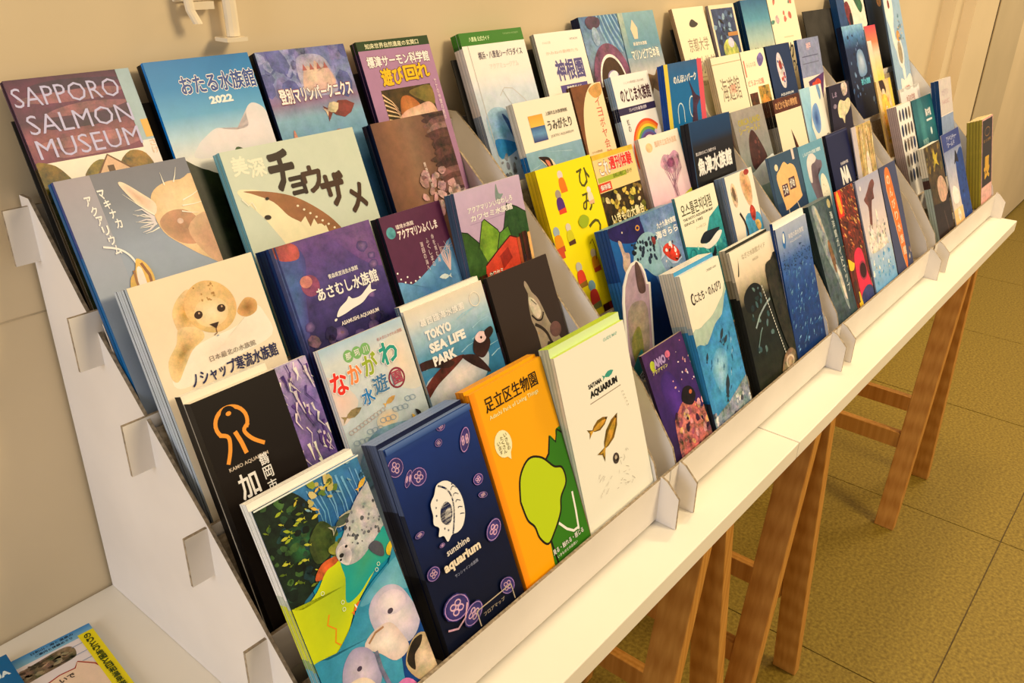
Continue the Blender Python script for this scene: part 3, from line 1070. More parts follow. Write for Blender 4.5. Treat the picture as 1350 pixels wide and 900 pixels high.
leaflet('naka', 'pale leaflet with rainbow-coloured title', 'pale blue leaflet with playful red, green and teal title characters', art_naka, 'bccac6', 'e2d9c4', 'efe6d0', n=2)


def art_tokyo(A):
    A.grad(0, 0, A.w, A.h, [(0, 'dccfb4', .03), (.1, 'd2cfbe', .04), (.22, 'a9c0c4', .1), (.4, '5f97ac', .14), (.55, '3a7c9c', .15), (1, '2a6888', .1)])
    for i in range(16):
        x, y = A.r.uniform(0, 90), A.r.uniform(22, 84)
        A.line([(x, y), (x + 10, y - 3), (x + 24, y - 4)], A.r.uniform(.5, 1.6), ('9cc0c8', .1), True)
    A.text('葛西臨海水族園', 14, 12, 56, 6.5, 'f2e8d2', .03)
    A.ring(86, 14, 7, 7, .8, 'e6dcc4')
    A.text('TOKYO', 16, 23, 32, 9, 'f6ecd6', .055)
    A.text('SEA LIFE', 16, 35, 46, 9, 'f6ecd6', .055)
    A.text('PARK', 16, 47, 29, 9, 'f6ecd6', .055)
    # swimming penguin
    A.blob([(0, 68), (16, 62), (36, 56), (56, 60), (70, 66), (80, 62), (84, 68), (74, 84), (56, 92), (30, 94), (-4, 92)], ('e6d8cc', .1), ('9fb0b4', .1))
    A.blob([(-4, 72), (14, 62), (38, 56), (54, 58), (40, 64), (14, 72), (-2, 80)], ('5a2c26', .4))
    A.blob([(-2, 48), (12, 48), (28, 52), (40, 60), (30, 62), (14, 56), (-2, 54)], ('3a2420', .4))
    A.blob([(50, 58), (66, 62), (76, 74), (80, 84), (70, 78), (58, 68)], ('3a2422', .3))
    A.blob([(66, 60), (70, 50), (80, 44), (88, 48), (90, 58), (82, 66), (74, 68)], ('3a2220', .3))
    A.blob([(72, 48), (80, 44), (88, 48), (84, 54), (76, 54)], ('e0c4bc', .2)); A.ell(80, 50, 1.3, 1.3, '120c0c')
    A.blob([(86, 46), (96, 44), (97, 50), (88, 54)], ('30201e', .2))


leaflet('tokyo', 'swimming penguin leaflet', 'leaflet with a penguin swimming in blue water below large white capitals', art_tokyo, '6fa0ac', [(0, 'd9d2bc'), (.4, '9fb6b8'), (1, '2c3c48')], 'f0e6cc', n=3, rise=5, stackcol=('e6dcc4', '5a6a70', 'f0e6cc'))


def art_darkfish(A):
    A.rect(0, 0, A.w, A.h, '3a2d26')
    A.blob([(50, 17), (53, 21), (56, 30), (62, 38), (66, 50), (70, 66), (82, 92), (70, 92), (60, 84), (54, 96), (48, 96), (48, 70), (45, 56), (47, 40), (50, 30), (48, 22)], ('8f8068', .15), ('a09078', .15))
    A.blob([(50, 34), (58, 40), (62, 52), (56, 58), (50, 52), (48, 42)], ('c9bca0', .2))
    A.curve([(47, 52), (53, 59), (60, 60), (65, 54)], 2.0, '2c221c')
    A.curve([(48, 62), (56, 68), (62, 76), (66, 88), (74, 92)], 3.4, '33281f')
    A.line([(52, 37), (58, 44)], .8, '3a2d26')
    A.ell(76, 76, 9, 8, ('6a4c44', .2)); A.ell(50, 72, 1, 1, 'b98a4a', n=8)


leaflet('darkfish', 'dark brown booklet', 'dark brown booklet showing a single pale fish head pointing up', art_darkfish, '3a2d26', '2a211c', '5a4c3c', n=2)

# ------------------------------------------------------------------ row 3, first rack


def art_pup(A):
    A.grad(0, 0, A.w, A.h, [(0, 'e9d6b2', .01), (.3, 'e6d3b0', .02), (1, 'e9dabc', .01)])
    A.blob([(12, 64), (26, 56), (46, 52), (70, 50), (90, 40), (96, 48), (96, 66), (60, 72), (20, 80), (8, 76)], ('ecd2b8', .06), ('f4e4c8', .02))
    A.blob([(26, 24), (34, 16), (44, 14), (44, 36), (36, 44), (26, 42), (24, 32)], ('c79a4c', .3), ('e3c58c', .15))
    A.blob([(8, 70), (10, 58), (20, 48), (26, 38), (40, 42), (42, 50), (30, 56), (20, 66), (12, 74)], ('c8a058', .25), ('e0c48e', .15))
    A.blob([(74, 40), (84, 32), (92, 36), (90, 44), (80, 46)], ('a4703a', .25), ('cfa468', .15))
    A.blob([(36, 36), (35, 24), (42, 14), (54, 10), (66, 14), (74, 24), (75, 36), (68, 46), (56, 50), (44, 46)], ('e6c78e', .12), ('d9b474', .18))
    A.ell(54, 34, 14, 11, ('efd8ae', .08), 0, 20, ('e6c78e', .1))
    A.scatter(16, 46, 12, 16, 14, (.5, 1.1), ['a47c44', 'b48c50'], 'ell')
    A.ell(43.5, 33, 3.4, 2.9, '3a1f10', -15); A.ell(62.5, 33.5, 3.4, 2.9, '3a1f10', 0)
    A.ell(44.3, 32, .8, .8, 'c9a47c', n=8); A.ell(63.3, 32.4, .8, .8, 'c9a47c', n=8)
    A.poly([(49, 42.2), (57, 42.5), (53.4, 46.8)], '3a2018'); A.line([(53.2, 46), (52.6, 50), (50, 51)], .7, '7a5634')
    A.ell(52.6, 52, 1, .6, '9aa0a4')
    A.text('日本最北の水族館', 40, 64.5, 40, 4.4, '7a6a5a')
    A.text('ノシャップ寒流水族館', 21, 72, 75, 10.5, '262a54', .03)


leaflet('pup', 'white seal pup leaflet', 'white leaflet with a fluffy cream seal pup facing the viewer', art_pup, 'f6e8cc', 'b4bcb8', 'c9c4b0', n=5,
        stackcol=('20202a', 'c2c8c4', 'b9b4a0'))


def art_asamushi(A):
    A.grad(0, 0, A.w, A.h, [(0, '6a4a80', .22), (.3, '56477e', .25), (.7, '342c5e', .25), (1, '231c46', .2)])
    A.blob([(-4, 0), (20, 0), (30, 16), (20, 44), (10, 80), (-4, 90)], ('4a6a9a', .3), ('4a4480', .2))
    A.blob([(60, -4), (110, -4), (110, 40), (84, 30)], ('7a5a84', .25), ('6a4a80', .2))
    A.blob([(0, 2), (14, -2), (26, 4), (24, 14), (8, 12)], ('a4504a', .35))
    A.ell(27, 38, 9, 9, ('8a4a64', .35)); A.ell(24, 34, 6, 5, ('c98474', .25))
    for x, y, r in ((90, 20, 6), (96, 38, 5), (92, 50, 8), (84, 62, 4), (97, 30, 4), (14, 70, 5), (40, 84, 8), (60, 92, 7), (76, 88, 6)):
        A.ell(x, y, r, r * .8, ('84688c', .4), 0, 12, ('4c3f70', .2), wob=.15)
    A.scatter(20, 4, 80, 100, 22, (2, 7), [('4a3a5c', .5), ('2f2850', .5), ('7a5a6c', .5)], 'ell')
    A.text('青森県営浅虫水族館', 46, 34, 32, 4, 'ece2d8', .02)
    A.text('あさむし水族館', 30, 42, 66, 11, 'f2e8dc', .035)
    A.blob([(42, 70), (47, 64), (56, 60), (60, 57), (63, 60), (72, 60), (80, 56), (86, 53), (85, 58), (90, 60), (82, 61), (72, 66), (60, 68), (50, 70)], 'f4ead8')
    A.ell(40, 72, 1.6, 1, 'f4ead8', -20)
    A.text('ASAMUSHI AQUARIUM', 44, 75, 42, 4, 'e4dacc', .03)
    A.rect(0, 0, 3.2, A.h, ('1d2c5c', .2)); A.rect(5, 0, 1.2, A.h, ('27356c', .2))


leaflet('asamushi', 'purple dolphin silhouette leaflet', 'deep purple leaflet with a white leaping dolphin silhouette below its title', art_asamushi, '342c5e', [(0, '1c3a6a'), (.5, '14264c'), (1, '0c1430')], '2c3a6a', n=4)


def art_aqm(A):
    A.rect(0, 0, A.w, A.h, ('5c2c48', .06))
    A.blob([(-3, 64), (16, 66), (40, 58), (60, 48), (82, 42), (82, 130), (-3, 130)], ('4a7ca4', .15), ('6a9cb8', .15))
    A.ell(9, 16, 5.4, 5.4, ('5a9c9c', .3))
    A.text('環境水族館', 16, 10.5, 22, 4, 'e9d6c8', .02)
    A.text('アクアマリンふくしま', 16, 16, 50, 8, 'f4e4d4', .05, 'b9606a', .05)
    for x, y, s in ((54, 28, '命を育む海'), (46, 30, 'ふくしまの'), (38, 32, '潮目の海へ')):
        A.vtext(s, x, y, 3.4, 5.6, 'e6cfc6')
    for i in range(9):
        A.line([(66, 66), (64 + (i % 4) * 4 - 3, 54 - i * 1.5), (60 + i * 2.6, 38 + (i % 3) * 4)], 1.3, ('e2c0b4', .1), True)
    A.fish(57, 70, 7.5, ('d6e0dc', .15), 8)
    A.fish(36, 86, 9, ('e0dcd2', .2), 172); A.ell(42, 92, 7, 4, ('c9a49a', .3))
    for x, y in ((4, 58), (8, 62), (14, 64), (12, 58), (20, 64), (26, 62), (2, 52)):
        A.ell(x, y, 1.1, .9, 'f2e8e0', n=8)


leaflet('aqm', 'maroon leaflet with white coral', 'maroon leaflet with white coral and fish over a curved blue sea', art_aqm, '5c2c48', [(0, '23242f'), (1, '1a2238')], '8a7a84', n=3)


def art_mount(A):
    A.grad(0, 0, A.w, 50, [(0, 'c4aec0', .03), (1, 'b9a0b4', .05)])
    A.blob([(56, 14), (60, 2), (62, 12), (68, 14), (58, 20)], ('7f8f84', .2))
    A.text('アクアマリンいなわしろ', 14, 17, 66, 5.6, 'efe6e2', .04, 'a890a8', .04)
    A.text('カワセミ水族館', 16, 25, 62, 6, 'efe6e2', .04, 'a890a8', .04)
    A.rect(14, 33, 64, .7, 'a890a8')
    mt = [([(-4, 36), (8, 40), (20, 52), (28, 62), (40, 92), (-4, 92)], '3a5c26'), ([(20, 56), (30, 34), (34, 32), (50, 46), (58, 60), (40, 76), (28, 74)], '7a9c30'),
          ([(48, 60), (60, 46), (70, 24), (84, 30), (100, 40), (100, 80), (60, 80)], '33562c'), ([(40, 74), (52, 50), (66, 46), (70, 62), (60, 80), (44, 84)], '5c8a2c')]
    for p, c in mt:
        A.poly(p, (c, .3)); A.line(p[:-1], 1.1, '22301c')
    A.poly([(20, 92), (24, 76), (44, 66), (66, 56), (76, 60), (80, 84), (60, 110), (20, 110)], ('cf4a30', .15))
    A.poly([(46, 72), (60, 66), (64, 78), (48, 86)], ('9c2f22', .2)); A.line([(24, 76), (46, 65), (66, 56), (76, 60)], 1.4, '4c1c14')
    A.text('カワセミ', 26, 84, 20, 5, 'f2e2c6', .03)
    for i in range(13):
        x = -2 + i * 8.6
        y = 84 if x < 24 else 58 + (x - 70) * -.1
        if 24 <= x < 68:
            continue
        A.rect(x, y + (i % 2) * 3, 4.2, 60, (('c98a4a', 'a8532c', '4c2416', 'e0b06a')[i % 4], .25)); A.rect(x + 4.3, y, 3.2, 60, ('3a1c14', .2))


leaflet('mount', 'green mountains leaflet', 'leaflet with painted green mountains and a red building under a lilac sky', art_mount, 'a890a8', [(0, '4a5a68'), (.5, '22302c'), (1, '20201c')], 'd9cfc4', n=3)

# ------------------------------------------------------------------ row 4, first rack


def art_seal(A):
    A.grad(0, 0, A.w, A.h, [(0, '6e6f78', .03), (.2, '6f7680', .03), (.5, '8b97a4', .03), (1, '9aa8b2', .03)])
    A.grad(0, 0, 26, A.h, [(0, 'a39a98'), (1, '747a82')], True)
    A.grad(0, 0, 26, A.h, [(0, '9a9296', .02), (.6, '949ca6', .02), (1, '9ca8b0', .02)])
    A.vtext('マキナカ', 27, 12, 4.6, 7.6, 'efe8de', .05, dx=1.4)
    A.vtext('アクアリウム', 16, 15, 4.6, 7.6, 'efe8de', .05, dx=1.4)
    A.blob([(62, 34), (66, 22), (78, 16), (92, 16), (106, 18), (106, 84), (92, 80), (76, 66), (64, 52)], ('e9cfa2', .1), ('d9b886', .12))
    A.blob([(64, 44), (74, 38), (88, 40), (96, 52), (90, 66), (76, 64), (66, 54)], ('a47a58', .2), ('b98c68', .15))
    A.blob([(84, 54), (106, 46), (106, 86), (92, 78)], ('b08a68', .15), ('c9a27c', .12))
    A.ell(80, 47, 2.6, 2.2, ('cdb09a', .2))
    A.blob([(44, 10), (48, 10), (58, 20), (66, 30), (62, 38), (54, 30), (48, 20)], ('d0a888', .12), ('ecd3b4', .08))
    for a, b in (((62, 38), (44, 18)), ((61, 40), (46, 34)), ((60, 43), (46, 40)), ((61, 45), (47, 45)), ((62, 48), (50, 50)), ((78, 18), (78, 8)), ((86, 17), (92, 6)), ((88, 32), (106, 26)), ((86, 36), (106, 36)), ((84, 40), (98, 44))):
        A.line([a, ((a[0] + b[0]) / 2, (a[1] + b[1]) / 2 + .6), b], 1.1, 'efe0c8', True)
    for i in range(5):
        A.line([(61, 40 + i), (54, 32 + i * 4), (48, 32 + i * 4.2)], 2.0, ('cfc8c0', .1), True)
    A.curve([(16, 52), (26, 56), (32, 62), (35, 70), (36, 80)], 1.5, 'e9e4da')
    A.blob([(36, 66), (42, 72), (44, 82), (40, 92), (24, 92), (26, 80), (32, 74)], ('d9b054', .15))
    A.blob([(33, 74), (37, 74), (36, 92), (30, 92)], ('f0dcc8', .05)); A.line([(38, 70), (41, 80), (40, 92)], 2.2, '8c5a34'); A.line([(31, 74), (30, 82), (30, 92)], 1.8, '9a6a3c')


leaflet('seal', 'grey seal whiskers booklet', 'grey blue booklet with a huge cream seal muzzle and a striped tropical fish', art_seal, '8b97a4', [(0, '3c4c84'), (.3, '1c6a9a'), (1, '0e5c8a')], 'a39a98', n=2,
        stackcol=('1c6a9a', '0e5c8a', '3c4c84'), dshift=0.0)


def art_chou(A):
    A.rect(0, 0, A.w, A.h, ('c6cdb4', .02))
    A.text('美', 7, 6, 14, 15, 'ece2c2', .05); A.text('深', 22, 10, 15, 15, 'ece2c2', .05)
    d = '33241a'
    for ch, x, y, w, h in (('チ', 40, 8, 24, 32), ('ョ', 56, 32, 14, 15), ('ウ', 70, 26, 19, 22), ('ザ', 86, 36, 25, 28), ('メ', 112, 50, 18, 24)):
        A.text(ch, x, y, w, h, d if ch in 'チョ' else '4a3222', .07)
    A.blob([(4, 34), (18, 34), (34, 40), (52, 48), (66, 58), (80, 74), (94, 96), (70, 96), (40, 96), (30, 78), (20, 58)], ('efdcb0', .04))
    A.blob([(10, 34), (30, 38), (52, 46), (70, 58), (88, 76), (98, 96), (84, 92), (74, 76), (62, 78), (54, 70), (44, 62), (34, 48), (18, 38)], ('9a6a42', .12))
    A.poly([(54, 70), (60, 66), (62, 76), (68, 70), (72, 82), (78, 78), (80, 92), (70, 90), (60, 84)], 'efdcb0')
    for i in range(9):
        A.ell(56 + i * 5, 56 + i * 4.4, 1.3, 1.0, 'e9d9b4', n=8)
    A.ell(29, 44, 1.8, 1.3, '2a1c14'); A.ell(24, 59, 3.2, 2.0, '2a1c14', 10)
    A.line([(6, 40), (10, 46), (14, 44), (16, 50)], 1.2, 'f4e6c4')


leaflet('chou', 'pale green sturgeon booklet', 'wide pale green booklet with a brown sturgeon and large scattered black characters', art_chou, 'b9cdb8', [(0, '7fb0ac'), (.5, '4a9494'), (1, '3c8488')], '9fbfae', n=2)


def art_brown(A):
    A.grad(0, 0, A.w, A.h, [(0, '6f4c3a', .1), (.25, '8a6246', .1), (.45, '8a6a50', .1), (.75, '6f4c3c', .15), (1, '4a3028', .2)], True)
    for i in range(34):
        y = i * 3
        A.blob([(70 + A.r.uniform(-9, 6), y), (84, y - 4), (104, y - 2), (104, y + 9), (84, y + 8), (74 + A.r.uniform(-6, 6), y + 5)], (A.r.choice(['5a3c34', '4a302c', '8a6a60', '6f5048']), .5))
    A.scatter(26, 40, 56, 60, 44, (3, 8), [('b9928a', .4), ('c9a49a', .4), ('a07c74', .4)], 'ell')
    A.vtext('男鹿水族館', 50, 46, 3.2, 5.2, 'e9d2c0', dx=.4)


leaflet('brown', 'dim brown leaflet', 'brown photo leaflet, dark and feathery at its right side, with tiny upright white characters', art_brown, '7a5644', [(0, '10182e'), (1, '161c30')], '8a6a50', n=2, dshift=-2, stackcol=('10182e', '0c1426', '1c2440'))

# ------------------------------------------------------------------ row 5, first rack


def art_sapporo(A):
    A.grad(0, 0, A.w, 62, [(0, '4c2440', .2), (.25, '6a3050', .25), (.5, '4a2a44', .25), (.7, '8a5058', .3), (1, '6a2c48', .2)])
    for y in (6, 14, 24, 33, 47, 54):
        A.blob([(A.r.uniform(0, 30), y), (A.r.uniform(40, 60), y - 3), (84, y), (60, y + 5), (20, y + 5)], (A.r.choice(['8a5a60', '3c2440', '9a6464']), .35))
    A.rect(82, 0, 20, 56, ('9fb4b4', .05))
    for s, y in (('SAPPORO', 6), ('SALMON', 26), ('MUSEUM', 44)):
        A.text(s, 2 if s[0] == 'S' and s[2] == 'P' else 5, y, 78, 14, 'b9b4cc', -.004)
    A.rect(0, 61, A.w, A.h, ('efdcc0', .03)); A.rect(82, 56, 20, 60, ('e2d6c4', .03))
    A.rect(87, 40, 6, 14, 'd9ac54'); A.vtext('さけ', 88, 56, 5, 6, 'd9b890')
    A.blob([(-4, 66), (10, 62), (20, 74), (26, 92), (26, 130), (-4, 130)], ('6f5a18', .5)); A.blob([(30, 76), (40, 66), (50, 66), (56, 80), (40, 84)], ('7a6a24', .5)); A.blob([(60, 72), (70, 62), (82, 66), (84, 80)], ('8a6a24', .5))
    A.poly([(42, 74), (52, 62), (66, 74), (66, 84), (42, 84)], ('d9b088', .1)); A.line([(41, 75), (52, 62), (67, 75)], 1.4, '6a4424'); A.rect(49, 70, 5, 6, '5a3c24')
    A.blob([(-4, 90), (30, 84), (101, 84), (101, 200), (-4, 200)], ('33341a', .6))


leaflet('sapporo', 'maroon leaflet with large capitals', 'leaflet with three lines of large pale capitals on maroon above a cottage', art_sapporo, '4c4020', [(0, '4a2c48'), (.35, '33281c'), (1, '1c1c10')], '7a4c5c', n=2)


def art_otaru(A):
    A.grad(0, 0, A.w, A.h, [(0, '1078ac', .02), (.2, '2484b4', .02), (.4, '5fa2c0', .04), (.55, 'a9c4c8', .05), (.7, 'd9d6c8', .05), (1, 'cfd0c0', .05)])
    A.blob([(22, 70), (34, 62), (44, 58), (52, 60), (62, 62), (74, 60), (76, 48), (84, 42), (93, 46), (97, 56), (99, 80), (22, 80)], ('e6d2c8', .05), ('d2cfc8', .03))
    A.text('おたる水族館', 25, 13.5, 70, 15, '2a4c8a', .035, 'ece4d6', .075)
    A.text('2022', 46, 32, 22, 6.5, 'f4ecdc', .05)
    A.blob([(36, 82), (44, 78), (50, 84), (56, 76), (64, 80), (70, 92), (76, 110), (70, 130), (40, 130), (34, 96)], ('2c4a18', .6))
    A.blob([(-4, 84), (20, 88), (40, 96), (99, 100), (99, 200), (-4, 200)], ('1c2812', .5))
    A.rect(30, 112, 70, 60, '0c0c10')
    A.ell(66, 112, 9, 9, ('e6dcd0', .1)); A.ell(62, 108, 1.7, 2.2, '1a1418', 20); A.ell(70, 110, 1.7, 2.2, '1a1418', -20); A.ell(66, 114, 1.6, 1.1, '1a1418')
    A.line([(70, 84), (71, 98), (69, 104)], .7, 'cfd6dc')


leaflet('otaru', 'sky blue 2022 leaflet', 'sky blue leaflet with pink clouds and outlined white title above 2022', art_otaru, '3f90b8', [(0, '1a84c4'), (.6, '1474b0'), (1, '3c88b0')], '1a6a9c', n=3, stackcol=('10141c', '0c0e14', '104870'))


def art_nixe(A):
    A.grad(0, 0, A.w, A.h, [(0, '6a6f9a', .3), (.25, '7a84a8', .35), (.42, '8a708a', .15), (.55, '7fa4b0', .1), (.8, '6a98b4', .1), (1, '4a7ca4', .1)])
    A.scatter(26, 0, 0, 99, 38, (5, 12), [('5a6090', .4), ('8a90b0', .4), ('7a78a0', .4)], 'ell')
    A.blob([(40, 10), (60, 6), (74, 14), (78, 40), (60, 44), (40, 40)], ('c9b6a8', .25), ('9a9ab0', .3))
    A.blob([(44, 22), (50, 16), (56, 20), (60, 12), (66, 20), (72, 18), (76, 36), (42, 38)], ('e2c6a8', .2), ('c9a898', .2))
    for x in (44, 52, 60, 68):
        A.poly([(x, 20), (x + 2.4, 14), (x + 5, 20)], ('a9645c', .1))
    A.text('登別マリンパークニクス', 11, 34, 82, 13, 'f2e6d2', .045, '8a4454', .08)
    A.fish(74, 58, 17, ('7a3c34', .35), 172, flat=.5); A.fish(64, 56, 9, ('c9b690', .3), 160, flat=.6)
    A.blob([(8, 92), (12, 78), (15, 70), (18, 80), (28, 80), (22, 88), (26, 98), (14, 104)], ('c98a74', .25))
    A.blob([(56, 84), (62, 76), (72, 80), (76, 88), (60, 90)], ('a9786a', .25))


leaflet('nixe', 'hazy castle leaflet', 'hazy purple and blue leaflet with a fairy castle and a red fish', art_nixe, '6a84a4', [(0, '2c3048'), (1, '14182a')], '5a6088', n=3, stackcol=('20242e', '14161e', '3a3e50'))


def art_salmon(A):
    A.rect(0, 0, A.w, A.h, ('a9809a', .03)); A.rect(0, 0, A.w, 9, '2c4420')
    A.text('知床世界自然遺産の玄関口', 10, 2.6, 72, 5, 'e2dcb0', .02)
    A.text('標津サーモン科学館', 7, 15, 84, 10.5, 'f4e6d6', .05, '7a3c4c', .06)
    A.text('遊び', 20, 28, 28, 16, 'e6b81c', .07, '5a3c14', .05); A.text('回', 51, 28, 17, 14, 'e6b81c', .07, '5a3c14', .05); A.text('れ', 69, 27, 16, 14, 'e6b81c', .06, '5a3c14', .05)
    A.rect(14, 48, 68, 60, ('4a3818', .4))
    A.blob([(50, 54), (64, 50), (82, 50), (82, 68), (70, 66)], ('7a6a30', .3))
    A.blob([(32, 76), (36, 60), (44, 56), (54, 60), (62, 70), (60, 80), (40, 84)], ('c98448', .2), ('a96430', .2))
    A.blob([(22, 84), (36, 72), (56, 68), (74, 66), (82, 76), (82, 96), (22, 96)], ('e9c6a4', .2), ('d9a88a', .2))
    for i in range(7):
        A.line([(14, 52 + i * 5), (24 + i * 1.2, 60 + i * 4), (30 + i, 68 + i * 4)], 1.8, ('e0bc8c', .2), True)
    A.vtext('サケの仲間の展示', 88, 44, 3.2, 5.4, 'e6d2c6')


leaflet('salmon', 'mauve science leaflet', 'mauve leaflet with dark green header, yellow outlined characters and an orange fish photo', art_salmon, 'a9809a', [(0, '1c3018'), (.06, '2a1c34'), (1, '4c3468')], '203018', n=2)

# ------------------------------------------------------------------ second rack, row 5


def art_green(A):
    A.grad(0, 0, A.w, A.h, [(0, 'f0e2cc', .01), (.4, 'e6dccc', .02), (.6, 'c6cccc', .06), (1, 'a9b8c0', .1)])
    A.rect(0, 0, A.w, 14, '3c7a20'); A.text('八景島 公式ガイド', 14, 5, 34, 5, 'd2e2a8', .03); A.text('YOKOHAMA HAKKEIJIMA', 72, 4, 28, 2.6, '9cc07a')
    A.text('横浜・八景島シーパラダイス', 22, 22, 76, 8, '5a4c58', .02); A.text('アクアミュージアム', 36, 36, 50, 6, 'd2c8b8', .0)
    A.line([(40, 72), (50, 64), (64, 66), (80, 80), (92, 100)], 1.0, 'b9b4ac'); A.line([(46, 66), (52, 78), (62, 92), (70, 104)], 1.0, 'a9a8a4')
    A.blob([(6, 96), (20, 84), (40, 86), (50, 100), (54, 120), (30, 134), (10, 130)], ('5a94b4', .3), ('9ab4c0', .15))
    A.blob([(34, 92), (42, 98), (50, 120), (54, 134), (46, 128), (40, 110)], ('2a4c7a', .4)); A.blob([(12, 118), (40, 124), (48, 132), (14, 140)], ('2c7cac', .2))
    A.rect(9, 14, .8, A.h, 'b9b4a8')
    A.scatter(30, 8, 138, 96, 40, (2, 5), [('7a7c80', .4), ('c9c2b4', .3), ('5a5c64', .4)], 'ell')


leaflet('green', 'green headed leaflet', 'cream leaflet with a bright green header band and pale blue sea drawing', art_green, 'e2dccc', [(0, '3f7a24'), (.07, '2c5c1c'), (.09, 'd6c8b4'), (.5, '8a929a'), (1, '4a5c70')], '4a8a28', n=3)


def art_kamine(A):
    A.grad(0, 0, A.w, A.h, [(0, 'f4e4cc'), (1, 'eedcc4')])
    A.text('かみね公園', 12, 10, 16, 3, 'cdbfa8'); A.text('HITACHI', 68, 9, 16, 2.4, '8a8078')
    A.text('かみねの動物たち', 14, 22, 66, 4, 'dcb49c')
    A.text('神根園', 26, 34, 56, 24, '5a5280', .05, 'e4dae0', .03)
    A.rect(26, 64, 56, 9, '5a4c84'); A.text('動物園ガイド', 38, 66, 30, 5, 'efe4e4', .03)
    A.text('かわいい仲間に会いに来てね', 18, 80, 64, 4, 'b9a894')
    A.rect(48, 92, 50, 10, ('a4bcc0', .1)); A.blob([(14, 112), (22, 98), (40, 96), (54, 98), (60, 110), (40, 124)], ('c98a48', .3)); A.blob([(26, 108), (34, 98), (56, 98), (58, 108), (40, 114)], ('3a2420', .3))


leaflet('kamine', 'cream zoo leaflet', 'cream leaflet with purple block characters and a purple bar below them', art_kamine, 'f0e0c8', 'a99c88', 'efe0c8', n=2)


def art_tunnel(A):
    A.grad(0, 0, A.w, A.h, [(0, '4a7090', .3), (.4, '7a94a8', .3), (.7, '5a4a44', .3), (1, '4a382a', .3)])
    for i in range(12):
        A.line([(40 + i * 4, -2), (44 + i * 5, 20), (58 + i * 6, 50)], 2.6, (('8fb4c4', '4a7ca0')[i % 2], .2))
    A.blob([(12, 6), (24, 0), (44, 4), (40, 14), (18, 16)], ('4a3048', .4)); A.ell(28, 26, 8, 12, ('8fa4b0', .3))
    A.ring(46, 92, 44, 56, 14, ('7a4c64', .35), 0, 24, 180, 360); A.ring(46, 92, 31, 42, 4, ('e9dccb', .2), 0, 24, 180, 360)
    A.ell(46, 92, 28, 38, ('4a3018', .2), 0, 24, a0=180, a1=360); A.rect(12, 90, 66, 30, ('4a3018', .2))
    A.ell(46, 80, 13, 9, ('9a8cac', .1)); A.ell(46, 78, 11, 5.5, ('e6dce4', .05), -12)
    A.ring(46, 92, 20, 12, 5, '2c1c10', 0, 20, 0, 180); A.text('アクアワールド', 16, 103, 60, 7, 'c9b49c', .02)


leaflet('tunnel', 'tunnel photo leaflet', 'photo leaflet of an arched glass tunnel over a dark brown oval', art_tunnel, '5a6a78', '0c1838', '4a7090', n=2, th=4)


def art_marin(A):
    A.grad(0, 0, A.w, A.h, [(0, '7fa4a8', .08), (.4, '6a94a0', .1), (.6, '9aa4a4', .1), (.8, 'd9cdbc', .06), (1, 'e4d6c0', .05)])
    A.grad(0, 0, 12, 60, [(0, 'a9b49a', .2), (1, '6a94a0', .1)])
    A.poly([(32, 10), (41, 22), (37, 36), (28, 36), (24, 22)], 'ecc6a0'); A.text('新潟市水族館', 22, 40, 34, 5, 'e9dcc4', .03)
    A.text('マリンピア日本海', 12, 50, 70, 14, 'f4e8cc', .05, '5a6a64', .05)
    A.blob([(10, 88), (20, 82), (40, 84), (56, 88), (66, 80), (80, 78), (74, 86), (72, 98), (84, 112), (90, 124), (60, 112), (44, 104), (40, 114), (34, 100), (22, 96)], ('6a4a2c', .25), ('8a6a44', .2))


leaflet('marin', 'dolphin and shell logo leaflet', 'grey green leaflet with an orange gem shape and a brown leaping dolphin', art_marin, '8fa4a4', '7fa4a8', '8aa8a8', n=1)

# ------------------------------------------------------------------ second rack, row 4


def penguin(A, x, y, s):
    P = lambda l: [(x + a * s, y + b * s) for a, b in l]
    A.blob(P([(0, 0), (8, 1), (16, 2), (24, 8), (30, 16), (48, 22), (64, 28), (64, 40), (40, 38), (24, 30), (16, 18)]), ('e9cfae', .1))
    A.blob(P([(0, 0), (7, 0), (18, 3), (22, 12), (20, 20), (14, 18), (9, 8)]), ('30201c', .3))
    A.blob(P([(10, 5), (16, 6), (18, 12), (15, 14)]), ('c9785c', .2))
    A.blob(P([(18, 24), (26, 22), (40, 22), (52, 28), (66, 34), (66, 40), (44, 34), (30, 34), (22, 36), (17, 30)]), ('33221e', .3))


def art_umi(A):
    A.rect(0, 0, A.w, A.h, 'f0dcc0'); A.grad(0, 56, A.w, 120, [(0, '86a8b4', .08), (1, '7098ac', .1)])
    for i in range(9):
        A.line([(A.r.uniform(0, 90), 66 + i * 5), (A.r.uniform(20, 100), 60 + i * 5)], 1.0, ('a4bcc2', .1), True)
    A.grad(20, 17, 26, 13, [(0, 'e0a040'), (1, 'f0b850')]); A.grad(20, 30, 26, 17, [(0, '3c5c88', .1), (.5, '6a94b4', .1), (1, '3c3c74', .1)])
    A.text('上越市立水族博物館', 52, 16, 42, 4.4, '5a5048', .01); A.text('うみがたり', 51, 26, 46, 12, '4a443c', .015); A.text('JOETSU AQUARIUM', 52, 43, 44, 3.6, '8a8074')
    penguin(A, 20, 64, 1.0)


leaflet('umi', 'cream and blue penguin leaflet', 'leaflet with an orange and blue sea square above a penguin head', art_umi, 'f0dcc0', [(0, 'cfc2a8'), (.33, 'b9b4a4'), (.34, '0f6494'), (1, '0c5484')], 'f2e2c4', n=2)


